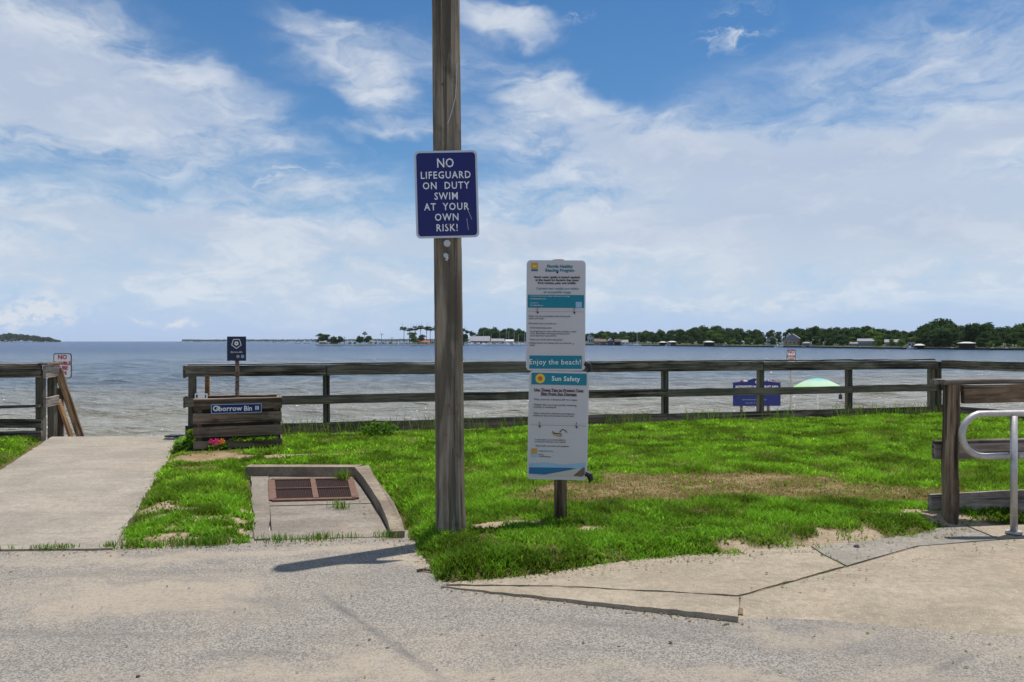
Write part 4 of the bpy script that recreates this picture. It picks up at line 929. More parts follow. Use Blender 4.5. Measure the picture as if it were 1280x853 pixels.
mt_ = MB().prism([(-.13, -.05), (.10, -.08), (.14, .10), (-.10, .10)], 0, .025).build('rubber_mat', M['rubber'], None, (-5.60, 12.24, .0165)); tag(mt_, 'dark rubber mat corner at the head of the steps by the fence post', 'mat')

# ================================================================== storm drain basin
sdn = empty('storm_drain', (-1.95, 7.2, 0), 'sunken concrete storm drain with rusty grate in the lawn', 'storm drain')
so = sdn.location
def sp_(poly): return [(x-so.x, y-so.y) for x, y in poly]
MB().prism(sp_(ragged([(-3.06, 8.66), (-2.06, 5.92), (-1.94, 5.94), (-2.85, 8.66)], .22, .012, 11)), -.06, .016).build('edge_strip', M['basin'], sdn)
MB().prism(sp_(ragged([(-2.84, 8.66), (-2.36, 7.18), (-2.345, 7.14), (-1.38, 7.26), (-1.86, 8.66)], .4, .004, 12)), -.06, .010).build('grate_seat', M['basin'], sdn)
MB().prism(sp_(ragged([(-2.335, 7.125), (-1.93, 5.95), (-.98, 6.03), (-1.38, 7.245)], .3, .005, 15)), -.06, .006).build('apron', M['basin'], sdn)
MB().prism(sp_(ragged([(-3.12, 8.67), (-1.84, 8.67), (-1.78, 8.83), (-3.14, 8.83)], .2, .010, 13)), -.06, .125).build('back_curb', M['curb'], sdn)
inn = [(-1.845, 8.665), (-1.62, 8.05), (-1.42, 7.45), (-1.22, 6.85), (-1.06, 6.3), (-.985, 6.0)]
out = [(-1.70, 8.80), (-1.49, 8.10), (-1.29, 7.5), (-1.09, 6.88), (-.94, 6.34), (-.88, 6.02)]
MB().prism(sp_(ragged([(0, 0), (1, 0), (1, 1)], .2, 0, 14)[:0] + inn[::-1] + [(x+random.uniform(-.018, .018), y) for x, y in out]), -.06, [.055, .075, .10, .115, .12, .125]+[.125, .12, .115, .10, .075, .055]).build('side_curb', M['curb'], sdn)
# grate: frame and four mesh panels lying on the apron, turned with the basin
gr_o = Vector((-2.555, 8.45, .012)); ux = Vector((1.0, 0.10, 0)).normalized(); uy = Vector((.36, -1.0, 0)).normalized()
gc = [Vector((-2.74, 8.42)), Vector((-1.86, 8.50)), Vector((-1.57, 7.42)), Vector((-2.37, 7.33))]   # back left, back right, front right, front left
def gp(u, v): return (gc[0].lerp(gc[1], u)).lerp(gc[3].lerp(gc[2], u), v)
def gbar(u0, v0, u1, v1, w, name, z=.030, th=.024):
    a, b_ = gp(u0, v0), gp(u1, v1); d = (b_-a).normalized(); s = Vector((-d.y, d.x))*w/2
    q = [a+s, a-s, b_-s, b_+s]
    return MB().prism(sp_([(v.x, v.y) for v in q]), .004, z).build(name, M['rust'], sdn)
for (a, b_) in (((0, 0), (1, 0)), ((1, 0), (1, 1)), ((1, 1), (0, 1)), ((0, 1), (0, 0))): gbar(*a, *b_, .07, 'frame_bar')
gbar(.52, .03, .52, .97, .055, 'cross_bar', .034); gbar(.03, .50, .49, .50, .022, 'cross_bar', .032); gbar(.55, .50, .97, .50, .022, 'cross_bar', .032)
for (u0, u1) in ((.035, .495), (.545, .965)):
    for (v0, v1) in ((.035, .485), (.515, .965)):
        q = [gp(u0, v0), gp(u0, v1), gp(u1, v1), gp(u1, v0)]
        pn = MB().prism(sp_([(v.x, v.y) for v in q]), .011, .014).build('grate_panel', M['rustdark'], sdn)
        mb = MB()
        for k in range(1, 15):
            f_ = k/15; a, b_ = gp(u0+(u1-u0)*f_, v0), gp(u0+(u1-u0)*f_, v1); d = (b_-a).normalized(); s = Vector((-d.y, d.x))*.0035
            mb.prism(sp_([(v.x, v.y) for v in (a+s, a-s, b_-s, b_+s)]), .013, .024)
        mb.build('mesh_bars', M['rustdark'], pn)
for u in (.9, .95): pass
tag(MB().tube([(0, 0, 0), (.05, .01, .006), (.11, -.012, .004)], [.008, .010, .006], 6).build('twig', M['brown_post'], None, (-.66, 5.12, .010)), 'small dry twig on the sandy asphalt by the lawn edge', 'twig')
for k, (x, y, s_) in enumerate(((2.62, 5.62, .020), (-1.78, 3.52, .010))):
    bm = bmesh.new(); bmesh.ops.create_icosphere(bm, subdivisions=2, radius=s_)
    for v in bm.verts: v.co = v.co*(1+random.uniform(-.2, .2)); v.co.z *= .5
    me = bpy.data.meshes.new('pebble'); bm.to_mesh(me); bm.free(); me.materials.append(M['rubber']); o = link('pebble', me, None, (x, y, (.036 if k == 0 else .002)+s_*.35))
    tag(o, 'small dark pebble on the grey triangular slab' if k == 0 else 'small dark pebble lying on the asphalt', 'pebble')

# ================================================================== things on the beach
bz = lambda x, y: float(ground_z(np.array([x]), np.array([y]))[0])
def sign_small(name, x, y, w, h, ztop, lines, label, sizes, post_side=0.0):
    e = empty(name, (x, y, bz(x, y)), label, 'sign'); z0 = e.location.z
    MB().tube([(post_side, .03, -.3), (post_side, .03, ztop-.1-z0)], .030, 8).build('post', M['steel'], e)
    plate('panel', w, h, .05, .004, M['navy_dark'], e, (0, -.008, ztop-h/2-z0)); plate('face', w-.035, h-.035, .04, .002, M['white'], e, (0, -.0105, ztop-h/2-z0))
    z = ztop-z0-h*.16
    for (t_, s_) in zip(lines, sizes):
        text(t_, s_, e, (0, -.0135, z), M['red'], bold=.004, sx=.92); z -= s_*.98
    return e
sign_small('warning_sign', -8.96, 14.75, .365, .50, 1.60-.245, ['NO', 'DOUBLE', 'TUBE', 'ON'], 'white sign with red lettering behind the left fence by the stair rail', (.125, .095, .10, .115))
sign_small('warning_sign', 8.15, 21.6, .26, .42, 1.60-.257, ['NO', 'DOGS', 'HERE'], 'small white and red sign rising behind the waterfront fence near the umbrella', (.13, .09, .08))
bx_, by_ = 9.27, 28.0
be = empty('beach_banner', (bx_, by_, bz(bx_, by_)), 'wide dark blue board on two legs seen through the fence', 'sign'); z0 = be.location.z
pl_ = [(-.90, -.86), (.90, -.86), (.90, .03), (.60, .05), (.50, .14), (.35, .08), (.20, .06), (.12, .14), (-.10, .19), (-.30, .12), (-.45, .04), (-.55, .09), (-.65, .05), (-.90, .03)]
k = len(pl_); MB().add([(x, 0, z+.0) for x, z in pl_]+[(x, .03, z) for x, z in pl_], [tuple(range(k)), tuple(reversed(range(k, 2*k)))]+[(i, i+k, (i+1) % k+k, (i+1) % k) for i in range(k)]).build('board', M['navy_bright'], be, (0, 0, -z0))
text('AUTHORIZED WATERCRAFT AREA', .115, be, (0, -.006, -.135-z0), M['white'], bold=.004, sx=.90); text('Please observe', .075, be, (-.02, -.006, -.235-z0), M['white'])
text('launch and land only in this zone', .07, be, (-.1, -.006, -.62-z0), M['skyprint']); text('keep clear of swimmers', .07, be, (-.1, -.006, -.74-z0), M['skyprint'])
ring('round_mark', .035, .065, M['white'], be, (.0, -.006, .045-z0), 14); flat('bar_mark', [(-.05, -.005), (-.035, -.005), (.05, .095), (.035, .095)], M['red'], be, (0, -.008, -z0))
for x in (-.60, -.46, .46, .60): MB().tube([(x-.03, 0, .06+.03*(abs(x) > .5)), (x, 0, .12), (x+.05, 0, .09), (x+.10, 0, .07)], .022, 6).build('crest', M['white' if abs(x) < .5 else 'red'], be, (0, .015, -z0))
for x in (-.57, .45): MB().box((x, .06, (-z0-.4)/2), (.09, .06, -z0-.4+.3)).build('leg', M['grey_rail'], be)

# umbrella: gored canopy from sea green to pale lime at the rim
ux_, uy_ = 12.82, 31.0
ub = empty('beach_umbrella', (ux_, uy_, bz(ux_, uy_)), 'pale turquoise and lime beach umbrella standing beyond the fence', 'umbrella'); z0 = ub.location.z
m, n, b = mat('umbrella_cloth'); tc = n.new('ShaderNodeTexCoord').outputs['Object']; sp = n.new('ShaderNodeSeparateXYZ'); n.put(sp.inputs[0], tc)
rad = n.math('SQRT', n.math('ADD', n.math('MULTIPLY', sp.outputs[0], sp.outputs[0]), n.math('MULTIPLY', sp.outputs[1], sp.outputs[1])))
cl = n.mix(n.ramp(rad, .15, .6), (.22, .62, .62), (.58, .80, .62)); cl = n.mix(n.ramp(rad, .70, .92), cl, (.46, .84, .34))
n.put(b.inputs['Base Color'], cl); b.inputs['Roughness'].default_value = .7
tr = n.new('ShaderNodeBsdfTranslucent'); n.put(tr.inputs[0], cl); mx = n.new('ShaderNodeMixShader'); mx.inputs[0].default_value = .45
n.l.new(b.outputs[0], mx.inputs[1]); n.l.new(tr.outputs[0], mx.inputs[2]); n.l.new(mx.outputs[0], n.n['Material Output'].inputs[0])
vs, fs = [(0, 0, .47)], []; KK, RR = 32, 6
for j in range(1, RR+1):
    f_ = j/RR
    for i in range(KK):
        a = 2*math.pi*i/KK; seg = (i % 4)/4; dip = 1-.045*math.sin(math.pi*seg)
        vs.append((1.14*f_*math.cos(a)*dip, 1.14*f_*math.sin(a)*dip, .47*(1-f_**1.7) - .03*f_*math.sin(math.pi*seg)))
for i in range(KK): fs.append((0, 1+i, 1+(i+1) % KK))
for j in range(RR-1):
    for i in range(KK): fs.append((1+j*KK+i, 1+(j+1)*KK+i, 1+(j+1)*KK+(i+1) % KK, 1+j*KK+(i+1) % KK))
cz_ = -.42 - z0
MB().add(vs, fs).build('canopy', m, ub, (0, 0, cz_), smooth=True)
MB().tube([(0, 0, -.3), (0, 0, cz_+.44)], .02, 8).build('pole', M['white'], ub)
for i in range(8):
    a = i*math.pi/4; MB().tube([(0, 0, cz_+.36), (.55*math.cos(a), .55*math.sin(a), cz_+.24), (.97*math.cos(a), .97*math.sin(a), cz_+.0)], .006, 5).build('rib', M['steel'], ub)
MB().tube([(.86, -.2, cz_+.05), (.86, -.2, cz_-.22)], [.012, .012], 6).build('strap', M['black'], ub); MB().tube([(.86, -.2, cz_-.20), (.86, -.2, cz_-.40)], [.07, .08], 8).build('pouch', M['black'], ub)
M['canvas'] = plain('blue_canvas', (.02, .16, .36), .8, var=.2)
def beach_chair(x, y, rz, label, s_=1.0):
    e = empty('beach_chair', (x, y, bz(x, y)), label, 'chair', rz=rz)
    for sx in (-.27, .27):
        MB().tube([(sx*s_, .30, 0), (sx*s_, -.20, .30), (sx*s_, -.45, .72*s_)], .014, 6).build('side_frame', M['steel'], e); MB().tube([(sx*s_, -.30, 0), (sx*s_, .30, .27)], .014, 6).build('leg', M['steel'], e)
    MB().add([(-.26*s_, .30, .25), (.26*s_, .30, .25), (.26*s_, -.18, .22), (-.26*s_, -.18, .22)], [(0, 1, 2, 3)]).build('seat', M['canvas'], e)
    MB().add([(-.26*s_, -.18, .24), (.26*s_, -.18, .24), (.26*s_, -.45, .72*s_), (-.26*s_, -.45, .72*s_)], [(0, 1, 2, 3)]).build('backrest', M['canvas'], e)
beach_chair(9.85, 29.6, .3, 'low blue canvas beach chair at the feet of the blue board'); beach_chair(9.35, 29.9, -.2, 'blue canvas beach chair half hidden behind the post under the blue board'); beach_chair(11.95, 30.6, .5, 'small blue beach chair beside the turquoise umbrella', .9)
finish_texts()

# ================================================================== water
m, n, b = mat('bay_water'); p = n.new('ShaderNodeNewGeometry').outputs['Position']
sp = n.new('ShaderNodeSeparateXYZ'); n.put(sp.inputs[0], p)
s_ = n.math('ADD', n.math('MULTIPLY', sp.outputs[0], -0.2687), n.math('MULTIPLY', sp.outputs[1], 0.9632))     # metres out from the fence line (+13)
wob = n.noise(n.mapping(p, (0, 0, 0), (0, 0, .27), (.03, .09, 1)), 1.0, 5, 0.6, .5)
sh = n.math('ADD', s_, n.math('MULTIPLY', n.math('SUBTRACT', wob, .5), 60))
deep = n.ramp(sh, 30, 95); deep2 = n.ramp(sh, 80, 360)
bars = n.noise(n.mapping(p, (0, 0, 0), (0, 0, .27), (.12, .8, 1)), 1.0, 5, .62, .6)
shal = n.mix(n.ramp(bars, .40, .66), (.355, .335, .275), (.235, .215, .145))
c = n.mix(deep, shal, (.095, .140, .185)); c = n.mix(deep2, c, (.032, .075, .160))
n.put(b.inputs['Base Color'], c); n.put(b.inputs['Roughness'], n.ramp(sp.outputs[1], 40, 300, .12, .24)); b.inputs['IOR'].default_value = 1.33; b.inputs['Specular IOR Level'].default_value = .42
w1 = n.noise(n.mapping(p, (0, 0, 0), (0, 0, .25), (.9, 2.3, 1)), 1.0, 5, .62, .5)
w2 = n.noise(n.mapping(p, (0, 0, 0), (0, 0, -.1), (.16, .5, 1)), 1.0, 5, .62, .4)
h = n.math('ADD', n.math('MULTIPLY', w1, .30), n.math('MULTIPLY', w2, 1.1))
n.put(b.inputs['Normal'], n.bump(h, 1.0, 2.0))
M['water'] = m
yy = np.unique(np.concatenate([3.8*924/np.linspace(190, 3.5, 520), np.array([1200, 1500, 2000, 3000, 4000, 5500, 7500.])])); yy.sort()
uu = np.concatenate([np.linspace(-3, -1.0, 10)[:-1], np.linspace(-1.0, 1.0, 560), np.linspace(1.0, 3, 10)[1:]])
gu, gy = np.meshgrid(uu, yy); gx = gu*gy
dyr = np.gradient(yy)[:, None]; dxr = np.abs(np.gradient(gx, axis=1)); z = np.zeros_like(gx)
r2 = np.random.default_rng(4)
for k in range(26):
    lam = 0.9*1.17**k*.8; th = -1.30 + r2.normal(0, .38); kx, ky = np.cos(th)*2*np.pi/lam, np.sin(th)*2*np.pi/lam
    amp = .0135*lam**.85 if lam < 5 else .0135*5**.85*(5/lam)**.5
    mod = .35+1.1*vnoise(gx/(lam*3)+k*7, gy/(lam*3), 90+k)
    ph = kx*gx+ky*gy + r2.uniform(0, 6.28) + 1.2*vnoise(gx/(lam*1.5), gy/(lam*1.5), 130+k)
    fade = sstep(lam/(dyr+1e-6), 1.6, 3.5)*sstep(lam/(dxr+1e-6), 1.6, 3.5)
    z += amp*mod*fade*(np.sin(ph)+.25*np.sin(2*ph))
z *= sstep(gy, 18, 34)*.5+.5
V = np.stack([gx.ravel(), gy.ravel(), WATER+z.ravel()], 1); nx, ny = len(uu), len(yy)
idx = (np.arange(ny-1)[:, None]*nx + np.arange(nx-1)[None, :]).ravel(); F = np.stack([idx, idx+1, idx+1+nx, idx+nx], 1)
tag(npmesh('water', V, F, M['water'], smooth=True), kind='structure')

# ================================================================== far shores
def g_at(xpx, d): return ((xpx-640)/924*d, d)
M['land'] = plain('shore_land', (.05, .06, .028), .95, var=.5, scale=.08)
M['lawnland'] = plain('shore_lawn', (.055, .075, .025), .95, var=.3, scale=.1)
M['seawall'] = plain('dark_seawall', (.055, .052, .048), .9, var=.4, scale=.5)
M['palesand'] = plain('pale_shore', (.55, .50, .42), .95, var=.15, scale=.1)
SH = [(395,625),(430,630),(470,632),(560,672),(660,655),(740,668),(800,600),(900,490),(1000,430),(1100,352),(1200,322),(1280,302),(1420,262),(1600,240),(2000,225),(2600,225)]
def shore_d(xp): return float(np.interp(xp, [a for a, _ in SH], [b_ for _, b_ in SH]))
fr = [g_at(x, d) for x, d in SH]; bk = [g_at(x, d+(35 if x < 560 else 330)) for x, d in SH]
vs = []; fs = []
for (a, d_) in zip(fr, bk): vs += [(a[0], a[1], -3), (a[0], a[1], -1.35), (a[0], a[1]+3, -1.3), (a[0]*(1+8/a[1]), a[1]+8, -1.0), (d_[0], d_[1], .5 if d_[1]-a[1] > 100 else -1.0), (d_[0], d_[1], -3)]
for i in range(len(fr)-1):
    for k in range(5): fs.append((i*6+k, (i+1)*6+k, (i+1)*6+k+1, i*6+k+1))
o = MB().add(vs, fs).build('far_shore', [M['land'], M['seawall'], M['palesand'], M['lawnland']]); tag(o, kind='structure')
for i, pg in enumerate(o.data.polygons):
    seg, k = divmod(i, 5); xm = (SH[seg][0]+SH[seg+1][0])/2
    pg.material_index = (2 if xm < 540 else 1) if k == 0 else (2 if (k == 1 and xm < 540) else (3 if (k == 2 or xm < 540) else 0))

# leaf cards on lumpy crowns
M['leaf'] = blade_mat('tree_leaves', .12, .8)
def crown_mesh(name, w, h, seed, lumps=12, count=900, size=.65, flat_=False, dark=(.022, .045, .014), light=(.075, .12, .026), bottom=.0):
    r = np.random.default_rng(seed); C_ = []
    for k in range(lumps):
        a = r.uniform(0, 6.283); u = r.uniform(0, 1)**.5
        zz = r.uniform(.12, .88) if not flat_ else r.uniform(.45, .8)
        wid = math.sin(math.pi*min(.98, max(.05, zz*.86+.10)))**.6 if not flat_ else 1.0
        C_.append((math.cos(a)*u*w*.36*wid, math.sin(a)*u*w*.36*wid, zz*h, r.uniform(.16, .27)*w, r.uniform(.12, .22)*h))
    V_, K_ = [], []
    per = count//lumps
    for (cx, cy, cz_, rw, rh) in C_:
        d = r.normal(0, 1, (per, 3)); d /= np.linalg.norm(d, axis=1)[:, None]; d[:, 2] = np.where(d[:, 2] < -.3, -d[:, 2]*.5, d[:, 2])
        rad = r.uniform(.72, 1.08, (per, 1)); c = np.stack([cx+d[:, 0]*rw*rad[:, 0], cy+d[:, 1]*rw*rad[:, 0], cz_+d[:, 2]*rh*rad[:, 0]], 1)
        a = np.cross(d+r.normal(0, .55, (per, 3)), r.normal(0, 1, (per, 3))); a /= np.linalg.norm(a, axis=1)[:, None]
        b_ = np.cross(a, d+r.normal(0, .5, (per, 3))); b_ /= np.linalg.norm(b_, axis=1)[:, None]+1e-9
        s = size*r.uniform(.55, 1.35, (per, 1))
        V_.append(np.stack([c-a*s*.6, c+b_*s*.45, c+a*s*.6, c-b_*s*.45], 1).reshape(-1, 3))
        t = np.clip(r.uniform(0, 1, (per, 1))*.75 + r.uniform(-.1, .35), 0, 1)
        K_.append(np.repeat(np.array(dark)*(1-t)+np.array(light)*t, 4, 0))
    v = np.concatenate(V_); c = np.concatenate(K_); f = np.arange(len(v)).reshape(-1, 4)
    o = npmesh(name, v, f, M['leaf'], colors=c); me = o.data; bpy.data.objects.remove(o); return me
M['bark'] = plain('tree_bark', (.10, .085, .065), .9, var=.3, scale=1)
def trunk_mesh(h, r, top, seed, limbs=3):
    rr = random.Random(seed); b_ = MB(); b_.tube([(0, 0, -.5), (rr.uniform(-.2, .2), 0, h*.4), (rr.uniform(-.3, .3), rr.uniform(-.3, .3), h)], [r, r*.75, r*.45], 7)
    for k in range(limbs):
        a = rr.uniform(0, 6.28); b_.tube([(0, 0, h*(.55+.12*k)), (math.cos(a)*top*.5, math.sin(a)*top*.5, h*(.8+.08*k)), (math.cos(a)*top, math.sin(a)*top, h*(.98+.1*k))], [r*.4, r*.3, r*.12], 5)
    o = b_.build('trunk', M['bark']); me = o.data; bpy.data.objects.remove(o); return me
KINDS = {}
for i in range(4): KINDS['oak%d' % i] = (crown_mesh('crown', 11.5, 9.4, 20+i, 26, 3000, .75, dark=(.014, .038, .016), light=(.055, .110, .034)), .8, trunk_mesh(4.6, .34, 2.6, 30+i), 'rounded dark green oak in the tree line across the water')
for i in range(3): KINDS['tall%d' % i] = (crown_mesh('crown', 8.0, 11.2, 40+i, 22, 2400, .65, dark=(.020, .046, .018), light=(.055, .105, .032)), 1.8, trunk_mesh(7.5, .28, 1.6, 50+i), 'tall narrow dark tree rising in the tree line across the water')
for i in range(2): KINDS['light%d' % i] = (crown_mesh('crown', 8, 6.2, 60+i, 16, 1700, .55, dark=(.050, .10, .018), light=(.16, .24, .040)), .3, trunk_mesh(3.0, .2, 1.6, 64+i), 'lighter yellow-green tree at the edge of the far bank')
for i in range(2): KINDS['bush%d' % i] = (crown_mesh('crown', 5, 3.0, 70+i, 8, 420, .42, dark=(.03, .07, .015), light=(.10, .17, .035)), .0, trunk_mesh(1.2, .1, .8, 74+i), 'low bush on the far bank between the houses')
for i in range(3): KINDS['pine%d' % i] = (crown_mesh('crown', 6.0, 6.5, 80+i, 8, 420, .60, flat_=True, dark=(.022, .042, .018), light=(.06, .10, .035)), 7.5, trunk_mesh(13.0, .26, 1.8, 84+i, 4), 'tall slender pine with a flat crown on the low point')
def plant(kind, x, y, z, s=1.0, sz=None, rz=None, label=None, group='trees along the far bank', name=None, cat='tree'):
    cm, cz_, tm, lb = KINDS[kind]; rz = random.uniform(0, 6.28) if rz is None else rz
    e = empty(name or ('pine_tree' if kind[:4] == 'pine' else 'bush' if kind[:4] == 'bush' else 'tree'), (x, y, z), label or lb, cat if kind[:4] != 'bush' else 'bush', group, rz); e.scale = (s, s, sz or s)
    link('trunk', tm, e); link('crown', cm, e, (0, 0, cz_)); return e
def tree_at(kind, xp, dback, top_px=None, **kw):
    """tree at bearing xp, dback metres behind the shore; top_px = picture row of its top sets the height"""
    d = shore_d(xp)+dback; x, y = g_at(xp, d); z = -1.1+min(dback, 60)*.012
    cm, cz_, tm, lb = KINDS[kind]; Hn = cz_ + {'o': 9.4, 't': 11.2, 'l': 6.2, 'b': 3.0, 'p': 6.0}[kind[0]]
    s = 1.0
    if top_px: s = ((426.5-top_px)/924*d + 1.6 - z)/Hn
    return plant(kind, x, y, z, s, **kw)
rt = random.Random(21)
MARKS = [(600, 'long grey marina building'), (622, 'pale marina building'), (637, 'white marina shed'), (738, 'tall white house'), (763, 'boathouse row'), (796, 'lone sailboat'), (834, 'twin boat shelters'), (886, 'white hipped boathouse'), (964, 'half-hidden house'), (991, 'large tan house'), (1022, 'dark-roofed house'), (1035, 'reddish house'), (1066, 'low white house'), (1083, 'long grey house'), (1116, 'plain grey house'), (1139, 'steep-gabled house'), (1174, 'wide white house'), (1208, 'wide boathouse'), (1227, 'brick-red house')]
def whereabouts(xp):
    a = min(MARKS, key=lambda q: abs(q[0]-xp))
    if abs(a[0]-xp) < 7: return 'behind the ' + a[1]
    l = [q for q in MARKS if q[0] <= xp]; r = [q for q in MARKS if q[0] > xp]
    if l and r: return 'between %s and %s' % (l[-1][1], r[0][1])
    return 'beyond the ' + (l[-1][1] if l else r[0][1])
SAY = {'o': 'rounded dark green oak', 't': 'tall narrow dark tree', 'l': 'lighter yellow-green tree', 'b': 'low bush', 'p': 'slender pine'}
TOP = [(580,415),(590,414),(600,410),(620,409),(640,411),(655,414),(690,414),(740,416),(760,415),(790,414),(830,414),(850,412),(880,408),(890,406),(910,408),(930,412),(950,411),(980,412),(1000,410),(1020,409),(1060,409),(1080,407),(1100,411),(1130,413),(1150,411),(1165,402),(1175,399),(1190,403),(1205,410),(1215,404),(1235,404),(1250,409),(1265,406),(1280,404),(1330,402),(1400,400)]
def top_at(x): return float(np.interp(x, [a for a, _ in TOP], [b_ for _, b_ in TOP]))
def band(x0, x1, step, back, drop, kinds, jit=3.0):
    x = x0
    while x < x1:
        xq = x + rt.uniform(-2, 2); kd = rt.choice(kinds)
        tree_at(kd, xq, back*rt.uniform(.8, 1.25), top_at(x)+drop+rt.uniform(-jit*.6, jit), label=SAY[kd[0]] + ' across the water, ' + whereabouts(xq)); x += step*rt.uniform(.75, 1.25)
O4 = ['oak0', 'oak1', 'oak2', 'oak3']; T3 = ['tall0', 'tall1', 'tall2']
band(592, 660, 9, 75, .5, O4+T3, 2); band(655, 760, 10, 75, 1, O4, 2); band(740, 1000, 12, 62, 0.5, O4+T3[:1], 2.5); band(1000, 1330, 14, 52, 0.5, O4+T3, 3)
band(745, 1000, 13, 36, 4, O4+T3+['light0'], 3.5); band(1000, 1340, 15, 32, 5, O4+T3+['light1'], 4)
band(830, 960, 15, 20, 8, O4+T3, 3); band(1030, 1330, 17, 17, 10, O4+T3+['light0'], 4)
band(600, 656, 8, 45, 5, O4, 2); band(742, 830, 9, 40, 6, O4, 2)
band(1230, 1330, 15, 10, 12, O4+T3, 3); band(1335, 2100, 24, 34, 0, O4+T3, 3); band(850, 960, 13, 12, 12, O4+['light0'], 3); band(800, 960, 9, 7, 17, O4+['bush0'], 3); band(1000, 1060, 10, 6, 17, O4+['bush1'], 3); band(1155, 1330, 13, 6, 20, ['oak0', 'oak3', 'bush0'], 4); band(985, 1140, 11, 75, 1.5, O4, 1.5); band(740, 830, 9, 95, .5, O4, 1.5); band(1005, 1060, 12, 9, 11, O4, 3); band(1098, 1135, 14, 8, 11, ['light0', 'oak1'], 2); band(1155, 1200, 12, 8, 9, T3+O4, 3); band(950, 975, 12, 9, 11, ['light1', 'oak0'], 2); band(1040, 1130, 16, 24, 9, O4, 3)
for (xp, bk_, k) in ((840, 7, 'bush0'), (858, 6, 'bush1'), (915, 8, 'light1'), (938, 7, 'bush0'), (1052, 10, 'bush1'), (1098, 7, 'light0'), (1127, 5, 'light1'), (945, 9, 'light0'), (972, 9, 'bush1'), (1190, 6, 'bush0'), (1205, 12, 'bush1'), (1244, 6, 'bush0'), (1262, 5, 'bush1'), (811, 8, 'bush1')): tree_at(k, xp, bk_, {'b': 429, 'l': 424}[k[0]] + (1 if xp > 1000 else 0), group='low plants on the far bank', label=SAY[k[0]] + ' at the water edge ' + whereabouts(xp).replace('behind', 'beside'))
tree_at('oak2', 1172, 26, 399.5, label='tallest spreading oak rising above the far tree line', group=None); tree_at('oak1', 1184, 24, 404)
for xp, tp in ((1212, 404), (1222, 402.5), (1232, 404)): tree_at('tall1', xp, 22, tp, label='spiky tall tree in the group of three above the far tree line', group='three spiky trees')
# the low point with pines and palms
for xp, tp, k, bk_ in ((505, 408, 'pine0', 9), (512, 409.5, 'pine2', 14), (519, 408, 'pine1', 10), (526, 406.5, 'pine2', 8), (533, 407.5, 'pine0', 14), (538, 408.5, 'pine1', 9), (545, 407, 'pine2', 9), (553, 408, 'pine0', 12), (571, 407, 'pine1', 12), (579, 410, 'pine2', 10), (584, 413, 'pine0', 14), (456, 415, 'pine1', 12)): tree_at(k, xp, bk_, tp, group='pines on the low point')
for xp, tp, k in ((528, 419, 'oak0'), (516, 416, 'light0'), (450, 420.5, 'oak1'), (461, 420.5, 'oak3'), (401, 417.5, 'oak0'), (407, 418.5, 'oak2'), (417, 421, 'oak1'), (425, 421, 'oak3'), (580, 418, 'oak2')): tree_at(k, xp, 12, tp, label='small round tree standing alone on the low point', group='small trees on the low point')
for xp in (438, 444, 470, 478, 488): tree_at('bush0', xp, 8, 427, label='low bush on the sandy low point', group='bushes on the low point')
M['frond'] = plain('palm_fronds', (.045, .085, .025), .7, var=.3)
def palm(xp, tp, bk_):
    d = shore_d(xp)+bk_; x, y = g_at(xp, d); h = (426.5-tp)/924*d + 1.6+1.1
    e = empty('palm_tree', (x, y, -1.1), 'small palm with a tufted head on the low point', 'palm', 'palms on the low point')
    MB().tube([(0, 0, -.3), (.1, 0, h*.5), (.0, 0, h*.86)], [.22, .17, .15], 6).build('trunk', M['bark'], e); fr_ = MB()
    for k in range(16):
        a = k*2.4; el_ = .9-.12*(k % 7); pts = []
        for j in range(5):
            t = j/4; rr_ = 2.0*t*h/9; pts.append(Vector((math.cos(a)*rr_*math.cos(el_*.6), math.sin(a)*rr_*math.cos(el_*.6), h*.86 + rr_*el_*.8 - 1.1*t*t*h/9)))
        sd_ = Vector((-math.sin(a), math.cos(a), 0))*.28*h/9
        for j in range(4):
            w0, w1 = (1-abs(j/4-.4)), (1-abs((j+1)/4-.4)); fr_.add([pts[j]-sd_*w0, pts[j]+sd_*w0, pts[j+1]+sd_*w1, pts[j+1]-sd_*w1], [(0, 1, 2, 3)])
    fr_.build('crown', M['frond'], e)
for a in ((430.5, 420.5, 8), (477, 416, 10), (490, 421, 10), (412, 421, 9), (421, 420.5, 10)): palm(*a)

